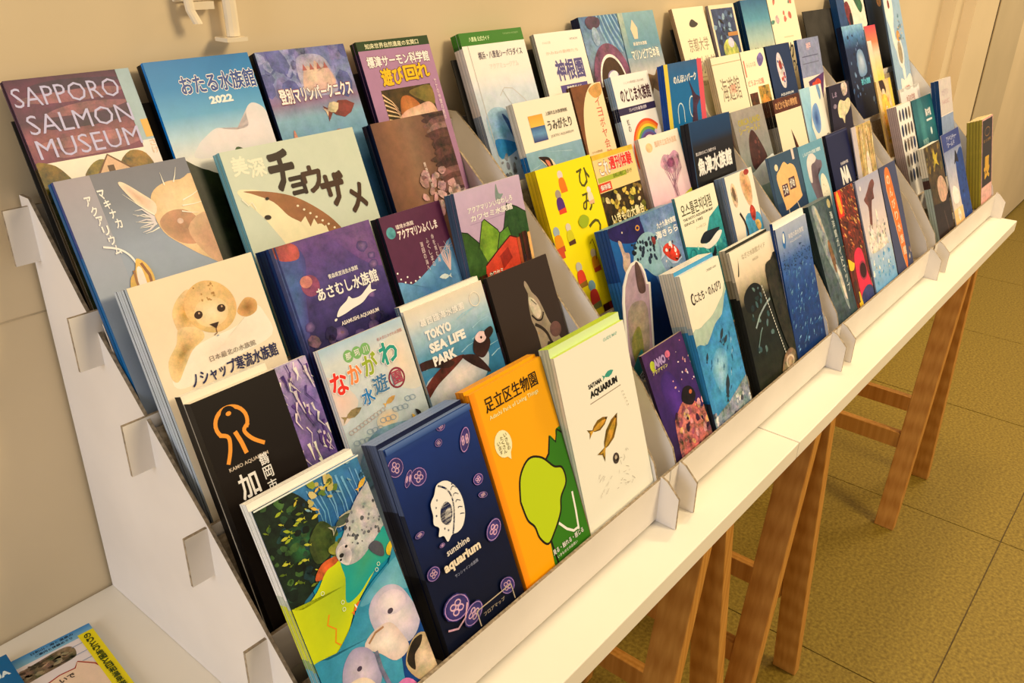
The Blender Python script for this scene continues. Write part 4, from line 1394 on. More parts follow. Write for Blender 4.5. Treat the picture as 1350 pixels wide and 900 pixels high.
def art_iyo(A):
    A.rect(0, 0, A.w, A.h, ('7a4c2c', .15)); A.blob([(34, 6), (60, -4), (66, 10), (66, 140), (10, 140), (4, 100), (6, 60), (16, 28)], 'f0d2a4')
    A.blob([(34, 8), (48, 2), (62, 2), (60, 14), (44, 18)], ('c99a54', .2)); A.vtext('イヨボヤ会館', 42, 17, 11, 13, 'c9604c', .0, dx=-.2)
    A.text('サケの博物館', 10, 80, 22, 3, 'a4845c'); A.text('鮭', 12, 90, 20, 22, '33241c', .03)


leaflet('iyoboya', 'cream curved salmon leaflet', 'narrow cream leaflet with a brown curved edge and upright reddish characters', art_iyo, 'f0d2a4', [(0, '5a3824'), (1, '2c2418')], '8a5c34', n=2)


def art_rainbow(A):
    A.grad(0, 0, A.w, A.h, [(0, 'e9e2d6'), (.5, 'f0e6d8'), (1, 'e2d6cc')])
    A.text('いしかわ動物園と海の仲間', 26, 9, 48, 3.4, 'a9948a'); A.text('のとじま水族館', 12, 17, 72, 18, '4a2430', .05)
    A.rect(0, 41, A.w, 9, '3a3050'); A.text('ジンベエザメ館 青の世界', 24, 43, 42, 4.6, 'd9d0dc', .03)
    A.vtext('虹の', 12, 56, 6, 9, '3c3430')
    for i, c in enumerate(('e0562c', 'e88a2c', 'e6c034', '6a9c4c', '5a6aa0', '6a4a7c')):
        A.ring(56, 108, 44 - i * 3.6, 48 - i * 3.6, 3.8, c, -10, 24, 172, 320)
    A.scatter(10, 40, 96, 36, 14, (.6, 2), ['c9a49a', '8fa4b4', 'c9b48a'], 'ell'); A.blob([(26, 122), (40, 108), (60, 104), (78, 110), (90, 124), (60, 140)], ('a9c4a0', .2)); A.line([(60, 88), (62, 108)], 2.0, ('9a8a6a', .3))
    A.ell(74, 80, 3, 3, 'd9c4e0')


leaflet('rainbow', 'rainbow leaflet', 'white leaflet with a bold rainbow arch and dark title band', art_rainbow, 'e9e2d6', [(0, '8fa4b4'), (.2, 'a4b4bc'), (.22, '1c2440'), (.3, '2a3050'), (.31, '9fb0bc'), (.55, 'a9b4bc'), (.56, 'b04a2c'), (.66, 'b04a2c'), (.67, 'c9c8c4'), (1, 'c9c8c4')], 'd9d6cc', n=3)


def art_no(A):
    A.grad(0, 0, A.w, A.h, [(0, '3f6488', .05), (.25, '1c6c9a', .04), (1, '0f74a4', .04)])
    A.rect(0, 0, 10, A.h, 'd9c44a'); A.rect(90, 0, A.w - 90, A.h, 'd85a64')
    A.text('のんほいパーク', 22, 17, 62, 10, 'e4e6e0', .04)
    A.ring(34, 66, 9, 13, 1.6, 'cfdce0', 0, 20, 180, 360); A.line([(26, 66), (26, 80)], 1.6, 'cfdce0'); A.line([(42, 66), (42, 80)], 1.6, 'cfdce0'); A.ring(66, 62, 9, 15, 1.8, 'cfdce0')
    A.blob([(62, 26), (70, 36), (78, 46), (90, 52), (84, 58), (78, 66), (78, 90), (72, 104), (60, 108), (62, 84), (68, 60), (68, 42)], ('4a3044', .35))
    A.blob([(42, 104), (56, 98), (74, 104), (84, 100), (80, 110), (50, 114)], ('c9a44a', .4))


leaflet('noblue', 'blue leaflet with yellow and pink edges', 'bright blue leaflet between a yellow left strip and a pink right strip', art_no, '1070a0', [(0, '0c4a94'), (1, '0a4488')], '2c7cac', n=3)

# ------------------------------------------------------------------ second rack, row 3


def figure(A, x, y, c1, c2, c3, s=1.0):
    A.ell(x, y, 4.2 * s, 4.4 * s, c1); A.blob([(x - 4 * s, y + 4 * s), (x + 4 * s, y + 4 * s), (x + 5 * s, y + 15 * s), (x - 5 * s, y + 15 * s)], c2); A.poly([(x - 5 * s, y + 14 * s), (x + 6 * s, y + 13 * s), (x + 6 * s, y + 18 * s), (x - 5 * s, y + 18 * s)], c3)


def art_yellow(A):
    A.rect(0, 0, A.w, A.h, 'f0d60c')
    for ch, x, y in (('ひ', 70, 12), ('み', 66, 40), ('つ', 68, 72)):
        A.text(ch, x, y, 22, 21, '5a5418', .015)
    for x, y, a, b, c, s in ((40, 12, 'd9c8bc', 'e87c1c', 'e0781c', 1.1), (28, 32, 'a49480', '5a3078', 'd84a2c', 1.2), (84, 38, 'e9d6c4', 'e6d2b0', 'dcb080', .9), (8, 70, '9aa8ac', 'd89018', 'b4522c', 1.3), (30, 70, 'd0c4a8', 'c8c020', '5a3a28', 1.1),
                             (62, 108, 'c8b48c', 'd08a1c', 'b4482c', 1.2), (30, 116, 'b8b4a4', 'd0482c', '8f6a24', 1.3), (44, 142, '7a9ca8', 'c03c28', '7a7c44', 1.5), (80, 92, 'c07c4c', 'c4482c', 'a87028', .8), (86, 130, 'd0a020', 'd0482c', '6a2c28', 1.0)):
        figure(A, x, y, a, b, c, s)
    A.blob([(50, 68), (60, 62), (70, 68), (64, 76), (54, 76)], '9cac20'); A.line([(60, 96), (66, 92), (68, 104), (64, 116)], 1.2, '5a4a18')
    A.rect(0, 88, 12, 12, 'c4502c'); A.rect(54, 168, 40, 12, ('4a1c18', .3)); A.rect(66, 168, 14, 12, '9c2c20')
    A.blob([(60, 184), (80, 180), (100, 190), (80, 210)], ('8f8418', .3))


leaflet('yellow', 'bright yellow leaflet', 'bright yellow leaflet dotted with little cartoon-like people in red and purple clothes', art_yellow, 'f0d60c', [(0, 'd0b40c'), (.42, 'c8a80c'), (.43, '5a6c84'), (.5, '5a6c84'), (.51, 'a0402c'), (.6, '8a3424'), (.62, 'd8bc0c'), (1, 'c8ac0c')], 'e0c80c', n=3)


def art_kore(A):
    A.rect(0, 0, A.w, A.h, 'e6c884'); A.rect(0, 0, A.w, 6, ('d9b43c', .1))
    A.text('これ', 10, 9, 20, 16, 'f4ecdc', .05, '8a2c24', .06); A.text('週刊体験', 32, 7, 48, 15, 'd8382c', .06, 'f4dccb', .05)
    A.rect(2, 27, 60, 6, 'a9b43c'); A.text('たのしい見どころガイド', 34, 27, 40, 5, '6a7c24', .03); A.rect(0, 34, 26, 10, 'd04a2c'); A.text('保存版', 3, 36, 20, 6, 'f4dccb', .04)
    A.rect(0, 45, A.w, 130, ('3a2c14', .6))
    A.scatter(70, 2, 47, 84, 56, (2, 5), [('b9a440', .3), ('c9b880', .3), ('6a6a24', .4), ('8a7030', .3), ('d9bc54', .3)], 'ell')
    A.text('いきもの大集合', 10, 72, 70, 12, 'ecd8a0', .06, '5a4418', .05); A.text('体験プログラム', 14, 88, 66, 11, 'e9c050', .06, '4a3414', .05)
    A.scatter(20, 2, 100, 84, 50, (3, 7), [('c99438', .4), ('8a4c24', .4)], 'ell')


leaflet('kore', 'busy brown and yellow leaflet', 'busy leaflet with red title characters above a crowded brown and yellow photo', art_kore, 'c9a860', 'b98c3c', 'd9bc6c', n=1)


def art_pink(A):
    A.grad(0, 0, A.w, A.h, [(0, 'f2e0c6'), (.3, 'eed6c8', .02), (.8, 'dcb8c0', .04), (1, 'd0a8b8', .05)])
    A.ell(20, 14, 8, 6, ('e6b888', .2)); A.text('鶴岡市立加茂水族館', 34, 8, 54, 8, 'd9b08c', .01)
    A.blob([(36, 40), (48, 28), (62, 30), (76, 26), (86, 34), (78, 46), (64, 54), (50, 50)], ('b48498', .5), ('cca0ac', .3))
    for i in range(18):
        x = 42 + i * 2.4
        A.line([(x, 34 + A.r.uniform(-6, 6)), (x + 2, 50), (58 + A.r.uniform(-4, 6), 70), (58 + A.r.uniform(-5, 7), 88)], 1.1, (A.r.choice(['8f5a74', 'b4849a', 'cca4ac']), .3), True)
    A.ell(62, 40, 9, 6, ('8a5068', .5)); A.poly([(0, 104), (98, 80), (98, 100), (0, 120)], ('c4c43c', .2)); A.poly([(36, 104), (52, 88), (66, 94), (50, 108)], ('7a9c2c', .2)); A.poly([(0, 106), (98, 96), (98, 140), (0, 140)], ('b0a848', .3))


leaflet('pink', 'pink jellyfish leaflet', 'pale pink leaflet with a frilly pink jellyfish and a yellow green base', art_pink, 'ead0c4', [(0, 'cfb8a4'), (1, 'a98c9c')], 'efdcc4', n=2)


def art_uozu(A):
    A.grad(0, 0, A.w, A.h, [(0, '1e4468', .03), (.2, '1c3c5c', .03), (.3, '26262c', .04), (.45, '1c1a1c', .03), (1, '141214', .02)])
    A.text('富山湾をまるごと体感できる', 8, 40, 56, 4.6, 'd9d2cc', .02); A.text('魚津水族館', 10, 49, 96, 22, 'ece4da', .06, '8a8488', .04)
    A.ring(18, 60, 8, 8, 2.6, 'ece4da')
    A.rect(0, 0, 2, A.h, '2c4c6c')


leaflet('uozu', 'dark blue to black leaflet', 'plain leaflet fading from dark blue to black with one bold white title', art_uozu, '1c2430', '0c1422', '1c3a5c', n=2)

# ------------------------------------------------------------------ second rack, row 2


def art_bigblue(A):
    A.grad(0, 0, A.w, A.h, [(0, '1668a4', .1), (.5, '12508c', .12), (1, '0c2450', .15)])
    A.blob([(0, 2), (16, -3), (76, -3), (76, 22), (40, 26), (4, 14)], ('241c54', .3)); A.ell(26, 10, 1.4, 1.2, 'c9bca4'); A.ring(58, 12, 4.4, 3.4, 1.6, 'd09434')
    A.blob([(14, 18), (20, 20), (22, 32), (30, 36), (26, 50), (18, 60), (12, 48), (16, 36)], ('b9a08c', .35))
    A.blob([(74, -4), (148, -4), (148, 120), (96, 120), (70, 70), (70, 20)], ('8fa8b4', .25), ('5a78a4', .3))
    A.text('九十九島水族館', 98, 16, 44, 7, 'ece4e0', .05); A.text('海きらら', 92, 26, 50, 9, 'ece4e0', .04)
    A.blob([(30, 60), (42, 34), (60, 22), (80, 22), (92, 34), (90, 60), (96, 80), (70, 74), (50, 60), (38, 90)], ('8cb0b4', .15))
    A.scatter(34, 38, 26, 52, 30, (1.8, 3.8), ['1c2c40', '24384c', '14202c'], 'ell', (.6, 1))
    A.fish(116, 60, 22, ('b8c4d4', .2), -158, flat=.5); A.blob([(98, 50), (110, 44), (126, 50), (134, 62), (124, 70), (108, 62)], ('d0402c', .35)); A.scatter(14, 100, 44, 34, 24, (1.4, 3.2), [('e0dcd8', .1), ('5a2420', .2)], 'ell')
    A.scatter(26, 80, 74, 60, 40, (2, 6), [('3a2c3c', .4), ('6a84a4', .3), ('c9d0d4', .2), ('2c3c5c', .3)], 'ell')
    A.ell(84, 34, 4, 5, ('8a3434', .3))


leaflet('bigblue', 'thick royal blue booklet', 'thick royal blue booklet with a spotted whale shark and a red and white fish', art_bigblue, '12508c', [(0, '0c4484'), (.32, '0c4484'), (.33, '2c6cac'), (1, '1a5896')], '6a98ac', n=4, fwd=-1.9)


def art_noto(A):
    A.rect(0, 0, A.w, A.h, 'efe0c0')
    A.poly([(0, 62), (44, 74), (72, 40), (103, 30), (103, 200), (0, 200)], ('2f9494', .25)); A.scatter(60, 0, 66, 102, 50, (1.6, 4), [('1c7480', .3), ('5fb4ac', .3), ('8ccabc', .2)], 'ell')
    A.poly([(0, 0), (103, 0), (103, 28), (74, 38), (46, 70), (0, 60)], 'efe0c0')
    A.text('오스틀콘치대점', 8, 11, 78, 16, '4a4a30', .02); A.text('THE NOTO AQUARIUM MAP', 8, 29, 78, 4, '6a6450', .03); A.text('SINCE 1982', 8, 35, 48, 3.4, '6a6450', .02); A.text('ノートのくじら', 34, 44, 26, 4, 'b0a484')
    A.blob([(36, 66), (50, 56), (70, 56), (92, 58), (80, 64), (58, 70)], ('1a2430', .2)); A.blob([(38, 70), (58, 70), (84, 62), (96, 64), (80, 74), (54, 78)], ('f0e8dc', .05))
    A.blob([(40, 88), (48, 82), (60, 86), (70, 78), (70, 88), (60, 94), (58, 112), (54, 112), (52, 94)], ('12202c', .1)); A.ring(14, 78, 8, 9, .8, '1c6474')


leaflet('noto', 'teal humpback leaflet', 'cream and teal leaflet with a black and white whale and dark block title', art_noto, 'efe0c0', '5a8c8c', 'efe4c8', n=1)


def art_shells(A):
    A.rect(0, 0, A.w, A.h, 'ecdcc4'); A.blob([(30, 74), (60, 62), (84, 80), (84, 200), (20, 200)], ('4a94b4', .3))
    A.ell(17, 28, 8, 17, ('c0a888', .5)); A.ell(17, 26, 4, 10, ('7a6048', .5)); A.blob([(44, 4), (60, 2), (70, 18), (66, 44), (54, 50), (42, 26)], ('c9945c', .35), ('d9b488', .3))
    A.ell(64, 4, 8, 4, ('9a3c34', .3)); A.line([(22, 54), (30, 66), (34, 80), (32, 98)], 4.4, ('3c3028', .3)); A.blob([(52, 56), (60, 50), (68, 60), (62, 72), (54, 70)], ('b4402c', .5)); A.blob([(60, 74), (72, 74), (76, 84), (66, 88)], ('d9b060', .4)); A.ell(34, 98, 7, 9, ('e4d2c0', .1))


leaflet('shells', 'shell collage leaflet', 'cream leaflet with drawings of shells and sea animals, thick grey spine side', art_shells, 'ecdcc4', '8a9aa8', '9aa4a8', n=3)


def art_diecut(A):
    pass


# ------------------------------------------------------------------ second rack, row 1


def art_purple(A):
    A.grad(0, 0, A.w, A.h, [(0, '4a2c5a', .2), (.5, '3c2464', .15), (1, '241434', .3)])
    A.blob([(16, 44), (36, 30), (54, 60), (50, 92), (30, 100)], ('5a3490', .15), ('3c2468', .15))
    A.ell(14, 17, 5, 6, ('a9b434', .2)); A.text('AMO', 16, 11, 24, 10, 'a890b8', .06); A.text('アクアマリン', 10, 22, 30, 4, 'c9c078', .04)
    A.ell(46, 14, 5, 4, ('c96a84', .3)); A.scatter(30, 40, 4, 54, 60, (.7, 2.2), [('c9788a', .3), ('d0a0a0', .3), ('e4d0d8', .1)], 'ell')
    A.blob([(20, 90), (34, 76), (50, 70), (66, 76), (80, 90), (94, 84), (94, 150), (20, 150)], ('a9645c', .7)); A.scatter(40, 26, 78, 60, 40, (2, 5), [('c9908a', .5), ('8a4c5c', .5), ('c9a068', .5), ('3a1c34', .4)], 'ell')
    A.blob([(46, 70), (54, 58), (68, 60), (74, 72), (62, 80)], ('1a1018', .4)); A.ell(66, 66, 3, 2.4, ('c06a3c', .3))


leaflet('purple', 'short purple leaflet', 'short purple leaflet with pink coral and a dark fish', art_purple, '33204c', '2a1838', 'b9a490', n=1)


def art_ocean(A):
    A.grad(0, 0, A.w, 74, [(0, 'f0e2c6', .01), (1, 'e9d9bc', .02)]); A.text('ご利用案内 GUIDE', 58, 8, 24, 3, '6a6458'); A.text('くにたち・のんびり', 12, 27, 70, 11, '3a302c', .03); A.ring(17, 32, 5, 7, 2.4, '3a302c', 0, 14, 60, 300)
    A.blob([(-4, 78), (20, 66), (50, 60), (80, 46), (96, 44), (96, 210), (-4, 210)], ('a9bca8', .1)); A.blob([(-4, 92), (24, 88), (50, 72), (70, 66), (96, 50), (96, 210), (-4, 210)], ('4a98bc', .25), ('3c88b4', .25))
    A.blob([(20, 120), (40, 100), (60, 110), (50, 140), (30, 150)], ('a4cad4', .25), ('5aa0c0', .2)); A.scatter(24, 6, 84, 80, 70, (2, 4.4), [('2a5c7c', .2), ('3c7494', .2), ('8fb8c4', .2)], 'fish', rot=(90, 150))
    for x, y, s, r in ((58, 88, 9, 130), (64, 96, 8, 145), (46, 146, 13, 115), (42, 154, 11, 110), (16, 102, 6, 120)):
        A.fish(x, y, s, ('2c3c48', .2), r)
    A.poly([(0, 172), (40, 166), (92, 150), (92, 210), (0, 210)], ('8a9498', .5)); A.scatter(30, 0, 166, 92, 40, (2, 5), [('d0ccc4', .4), ('4a4c54', .4), ('a4a4a4', .4)], 'ell')


leaflet('ocean', 'light blue leaping dolphins leaflet', 'cream topped leaflet with small dark dolphins over light blue water', art_ocean, '4a98bc', [(0, 'cfc6ac'), (.32, 'a9b4ac'), (.36, '3c8cb4'), (.78, '1f74a8'), (.8, '3a3c44'), (1, '5a5c60')], 'f0e4cc', n=4, rise=5)


def art_dark(A):
    A.grad(0, 0, A.w, A.h, [(0, 'efe0c4'), (.18, 'd9c8a8', .04), (.3, '8a8064', .2), (.38, '23261c', .3), (.7, '14201c', .4), (1, '2a2c1c', .4)])
    A.blob([(13, 24), (17, 14), (18, 10), (16, 22), (12, 32), (9, 32)], '1c1c1c'); A.text('なぎさ水族館ガイド', 28, 9, 66, 7, 'b4a88c', .02); A.text('NAGISA', 54, 21, 16, 3.4, 'b4a88c')
    A.blob([(10, 62), (24, 52), (44, 50), (60, 60), (50, 78), (28, 84), (12, 78)], ('0a1414', .2)); A.scatter(20, 14, 56, 50, 90, (2, 5), [('3c5a5c', .4), ('1c3434', .4), ('5a7470', .3)], 'ell')
    A.line([(24, 104), (40, 92), (60, 84), (76, 80)], 3, ('8fa09a', .3)); A.line([(20, 128), (34, 112), (40, 108)], 2.0, ('6a8480', .3))
    for i in range(26):
        A.ell(62 + i * 1.0, 60 + i * 4.2, 1.2, 1.7, 'c9c8b8', n=8)
    A.blob([(80, 44), (100, 34), (118, 36), (118, 150), (100, 160), (84, 110)], ('2c2c20', .5)); A.blob([(64, 180), (80, 160), (100, 156), (112, 166), (104, 184), (80, 196)], ('b09878', .35), ('7a6448', .4)); A.ring(92, 172, 12, 9, 3, ('d0bc9c', .2))


leaflet('dark', 'near black underwater leaflet', 'leaflet fading from cream to near black green with a dotted line of bubbles', art_dark, '23261c', [(0, 'b9ac90'), (.2, '8a8068'), (.32, '1c1e1c'), (1, '141614')], 'efe4cc', n=3, rise=4)


def art_deep(A):
    A.grad(0, 0, A.w, A.h, [(0, 'a9b0bc', .04), (.12, '8c9cb4', .08), (.25, '3c649c', .2), (.5, '1c4884', .25), (1, '123464', .2)])
    A.blob([(14, 24), (18, 10), (24, 8), (26, 18), (20, 30)], '2c6ca4'); A.ell(20, 16, 3, 7, 'ece8e0', 10); A.text('海遊の森水族館', 34, 14, 50, 7, 'dcd8d8', .01); A.text('AQUARIUM', 36, 24, 38, 3.4, 'cfd0d4')
    A.scatter(80, 6, 34, 88, 30, (1, 2.8), [('16304c', .3), ('1c3c60', .3)], 'fish', rot=(-60, 60)); A.scatter(110, 4, 60, 90, 110, (1.6, 4.4), [('5a8cb8', .3), ('2c5c98', .3), ('7aa4c4', .2)], 'fish', rot=(100, 170))


leaflet('deep', 'deep blue shoal leaflet', 'deep blue leaflet full of small fish, fading pale at the top', art_deep, '1c4884', '163c70', 'f0e6d0', n=3, rise=9, stackcol=('f0e6d0', '163c70', 'f0e6d0'))

# ------------------------------------------------------------------ third rack


def a_kyoto(A):
    A.rect(0, 0, A.w, A.h, 'efdab4'); A.blob([(40, 24), (50, 18), (60, 22), (66, 26), (54, 30), (42, 29)], ('3a3028', .2))
    A.text('京都大学', 22, 46, 62, 20, '9a8a70', .01); A.text('白浜水族館', 10, 74, 84, 26, '9a9080', .01); A.rect(10, 104, 84, 2, 'c9b490'); A.text('瀬戸臨海実験所', 16, 110, 70, 8, 'b4a484')


def a_photo(A):
    A.rect(0, 0, A.w, A.h, 'e6d2ac'); A.rect(6, 6, A.w - 12, A.h, ('3c4a68', .4)); A.scatter(30, 8, 10, 66, 50, (2, 6), [('5a7090', .3), ('2c3448', .4), ('8aa4b0', .2)], 'ell')
    A.rect(46, 44, 34, 6, 'b98448'); A.blob([(22, 66), (40, 54), (60, 58), (70, 76), (52, 96), (28, 92)], ('b4b860', .4)); A.ell(50, 60, 10, 8, ('cfc9dc', .2)); A.rect(6, 100, 74, 40, ('1c1814', .4)); A.fish(32, 26, 8, ('241c1c', .2), 30)


def a_plants(A):
    A.grad(0, 0, A.w, A.h, [(0, '2c6484', .08), (.3, '5a94a4', .08), (.6, 'a9bcac', .05), (.8, 'd0cca8', .1)])
    for x in (24, 32, 64, 74, 84):
        A.blob([(x - 6, 130), (x - 8, 96), (x - 2, 78), (x + 2, 96), (x + 7, 84), (x + 5, 130)], ('3c6a3c', .4) if x < 40 else ('8a9450', .4))
    A.blob([(30, 140), (44, 100), (56, 140)], ('6a4438', .4)); A.scatter(12, 20, 110, 60, 24, (2, 5), [('d9c8a4', .3), ('a47c5c', .3)], 'ell')


def a_floral(A):
    A.rect(0, 0, A.w, A.h, 'f0dcb8'); A.scatter(16, 6, 0, 100, 46, (3, 8), [('c9705c', .3), ('a4bc94', .3), ('c9a8a0', .3), ('5a8a74', .3)], 'ell')
    A.text('アクア', 32, 82, 60, 26, '3c3830', .05, 'c9ccb8', .03); A.text('ワールド', 56, 112, 44, 20, '33405a', .05); A.rect(40, 70, 40, 2, 'd9c49c')


leaflet('kyoto', 'plain cream university leaflet', 'plain cream leaflet with faint grey characters under a tiny dark island sketch', a_kyoto, 'efdab4', [(0, 'a98c64'), (1, '8a7454')], 'e9d4ac', n=1)
leaflet('photo', 'framed slate photo leaflet', 'cream framed leaflet with a slate blue photo of pale flowers', a_photo, 'e6d2ac', '8a7c74', 'e6d2ac', n=1)
leaflet('plants', 'blue green seaweed leaflet', 'leaflet with green seaweed standing in blue fading water', a_plants, '7fa4a4', [(0, '123c5c'), (1, '1c3c4c')], '1c4c6c', n=2)
leaflet('floral', 'flowery cream leaflet', 'cream leaflet sprinkled with pink and green flowers above dark outlined characters', a_floral, 'f0dcb8', 'd0b890', 'e9d4ac', n=1)


def a_kaiyu(A):
    A.rect(0, 0, A.w, A.h, 'f0dcb8'); A.rect(0, 10, A.w, 1.2, 'b9a47c'); A.text('海遊館', 14, 32, 62, 36, '8a7c64', .0); A.text('3 時間', 40, 44, 20, 14, 'd9846c')
    A.rect(10, 88, 76, 60, ('a48474', .3)); A.rect(40, 88, 34, 60, ('5a5c84', .2)); A.blob([(14, 96), (26, 90), (34, 110), (22, 130)], ('c9988a', .2)); A.rect(74, 90, 14, 50, ('8a6a5a', .3))


def a_anim(A):
    A.rect(0, 0, A.w, A.h, 'f4e0bc'); A.rect(4, 14, 4, 26, ('e4705c')); A.text('みんなの森', 12, 18, 34, 8, 'b9a48c'); A.blob([(54, 14), (70, 6), (78, 16), (66, 26), (56, 26)], ('7a6ca0', .4)); A.text('どうぶつ公園', 6, 46, 56, 9, 'd9846c', .02)
    A.rect(4, 66, 28, 30, ('5a3420', .6)); A.rect(38, 58, 40, 50, ('a4843c', .6)); A.ell(56, 84, 12, 12, ('c98c3c', .4)); A.rect(30, 108, 50, 30, ('c9604c', .3)); A.rect(0, 104, 26, 40, ('2a2018', .5))


def a_navy(A):
    A.rect(0, 0, A.w, A.h, ('1a3458', .08)); A.blob([(40, 14), (52, 20), (58, 50), (50, 72), (36, 66), (30, 34)], ('cfc4c0', .3)); A.ell(44, 34, 6, 8, ('9a3c34', .4)); A.scatter(10, 36, 24, 18, 40, (2, 4), [('3c5a8a', .3), ('b4544a', .3)], 'ell')
    A.text('AQUARIUM', 22, 80, 52, 5, 'cfd0cc', .03); A.text('しながわ', 20, 92, 62, 22, 'e4ddd0', .07); A.blob([(34, 136), (50, 122), (66, 136), (60, 150)], ('c98c74', .4))


def a_kobe(A):
    A.rect(0, 0, A.w, A.h, 'e9d9c4'); A.rect(0, 0, A.w, 66, ('8a90a8', .15)); A.text('神戸', 36, 8, 20, 12, 'e0b8b4', .05); A.rect(12, 30, 70, 1.6, '5a5c74'); A.rect(10, 42, 72, 1.6, '6a6c80')
    A.poly([(22, 74), (96, 64), (76, 108), (30, 120)], ('5a3064', .15)); A.blob([(36, 80), (50, 76), (64, 72), (76, 80), (60, 96), (44, 100)], ('cf4a30', .25)); A.ell(50, 88, 5, 5, ('8a1c2c', .2))


leaflet('kaiyu', 'broad cream two line leaflet', 'broad cream leaflet with thin pale brown characters above small photos', a_kaiyu, 'f0dcb8', [(0, 'cfb894'), (.5, 'c0ac8c'), (.52, '6a5848'), (.6, 'c0ac8c'), (.66, '3c3028'), (1, '6a5c4c')], 'e9d4ac', n=3)
leaflet('animals', 'cream animal photos leaflet', 'cream leaflet with brown animal photos and a small red base', a_anim, 'f4e0bc', 'd0b890', 'e9d4ac', n=1)
leaflet('navy', 'navy oval leaflet', 'navy leaflet with a pale oval shape above bold white characters', a_navy, '1a3458', '0c1c34', '2c4868', n=1)
leaflet('kobe', 'grey and red fish leaflet', 'grey topped leaflet with a red fish on a purple wedge', a_kobe, 'e9d9c4', '24406c', 'a4a4b0', n=1)


def a_orca(A):
    A.grad(0, 0, A.w, A.h, [(0, '9c9488', .1), (.4, '8f8c84', .1), (1, '7a8a80', .1)]); A.text('ORCA LAND', 16, 14, 74, 10, 'a99c4c', .05); A.text('シーワールド', 14, 26, 70, 10, 'b4a450', .05)
    A.blob([(30, 84), (34, 54), (44, 38), (56, 34), (70, 50), (84, 80), (70, 96), (44, 96)], ('4a2c28', .3)); A.scatter(8, 44, 44, 26, 40, (2, 4), [('6a4038', .3)], 'ell')
    A.blob([(-4, 100), (30, 94), (60, 86), (90, 80), (108, 84), (108, 140), (-4, 140)], ('cfd4cc', .1)); A.grad(0, 118, A.w, 60, [(0, '9ab0a4', .1), (1, '3c5c50', .3)])


def a_cream(A):
    A.rect(0, 0, A.w, A.h, 'f0d8b4'); A.rect(0, 0, A.w, 22, ('5a2c1c', .3)); A.text('のどかな海の博物館', 6, 5, 84, 12, 'cfa06c', .03); A.poly([(46, 52), (54, 66), (78, 120), (50, 126), (54, 96)], ('5a2c1c', .3)); A.poly([(46, 52), (50, 66), (56, 92), (52, 100)], ('2a1c18', .3))


def a_bluedol(A):
    A.rect(0, 0, A.w, A.h, 'efe0cc'); A.blob([(-4, -4), (40, -4), (36, 30), (20, 60), (30, 90), (40, 130), (-4, 150)], ('7fb4cc', .08), ('a9ccd4', .05)); A.blob([(30, 50), (40, 34), (58, 30), (64, 50), (58, 72), (44, 80), (34, 70)], ('2c4c8c', .15), ('7fa4cc', .1))
    A.blob([(70, 0), (80, -2), (84, 14), (76, 26)], ('7a9cb8', .2)); A.vtext('美ら海', 76, 84, 12, 13, '4a4848', .02)


def a_isl(A):
    A.rect(0, 0, A.w, A.h, ('241c34', .15)); A.text('しま', 12, 12, 20, 9, 'a490a8', .03); A.blob([(56, 4), (70, -2), (84, 6), (80, 20), (62, 22)], ('c9b8a4', .5)); A.blob([(30, 40), (44, 28), (64, 32), (84, 28), (92, 40), (76, 52), (60, 58), (54, 70), (46, 60), (32, 56)], ('d9ccA0'.lower(), .25)); A.vtext('水族館', 44, 78, 8, 12, 'b4a8b0', .03)
    A.ell(18, 36, 8, 4, ('8a7a8c', .4))


leaflet('orca', 'grey mountain leaflet', 'grey leaflet with a dark red brown rock shape over white mist', a_orca, '8f8c84', 'b4a890', 'b4ac9c', n=1)
leaflet('cream', 'cream leaflet with the brown header', 'cream leaflet with a dark brown header band and one tall brown spike', a_cream, 'f0d8b4', [(0, '4a2c1c'), (.13, '1c1814'), (.22, '1c1814'), (.23, '8a8474'), (1, '8a8878')], 'd9c4a0', n=3)
leaflet('bluedol', 'white leaflet with the blue oval', 'white leaflet with a soft blue oval and light blue left edge', a_bluedol, 'efe0cc', 'c9c4b8', 'e6d8c0', n=1)
leaflet('islands', 'dark violet leaflet', 'dark violet leaflet with a cream fish-like island shape', a_isl, '241c34', '1c1824', '4a3c4c', n=1)


def a_house(A):
    A.rect(0, 0, A.w, A.h, ('3a5468', .06)); A.grad(0, 70, A.w, 100, [(0, '2c4460', .05), (1, '1c3450', .05)])
    A.blob([(14, 34), (30, 22), (48, 14), (60, 20), (70, 20), (84, 30), (88, 66), (84, 76), (30, 84), (24, 76)], ('ecb878', .06)); A.ell(20, 18, 6, 5, ('d9c8a0', .1))
    A.rect(26, 46, 20, 18, ('5a3c44', .3)); A.rect(52, 40, 22, 18, ('5a3c44', .3)); A.text('うみ', 28, 48, 16, 13, 'efe0cc', .05); A.text('がめ', 54, 42, 17, 13, 'efe0cc', .05)
    A.line([(34, 82), (32, 98)], 2, 'd9c8ac'); A.line([(66, 78), (72, 92)], 2, 'd9c8ac'); A.ell(30, 108, 12, 12, ('e0786a', .05)); A.ell(76, 102, 17, 10, ('b4ac98', .05), -10); A.rect(80, 0, 8, 16, ('dcc8b8', .1))


def a_beluga(A):
    A.rect(0, 0, A.w, A.h, ('6a9cac', .05)); A.text('しものせき水族館 海響館', 14, 12, 70, 6, 'cfdad4', .03)
    A.blob([(22, 60), (20, 34), (34, 20), (50, 20), (64, 30), (78, 34), (76, 44), (60, 46), (56, 70), (66, 110), (50, 124), (34, 90)], ('5a4a50', .15), ('7a6c74', .1)); A.blob([(20, 44), (22, 28), (34, 18), (50, 18), (60, 26), (52, 32), (36, 36), (30, 60), (22, 58)], ('dcd2c4', .08))
    A.ell(74, 86, 16, 32, ('ece0c4', .03), -6); A.scatter(8, 66, 64, 14, 40, (1, 2), ['c9bca0'], 'ell')


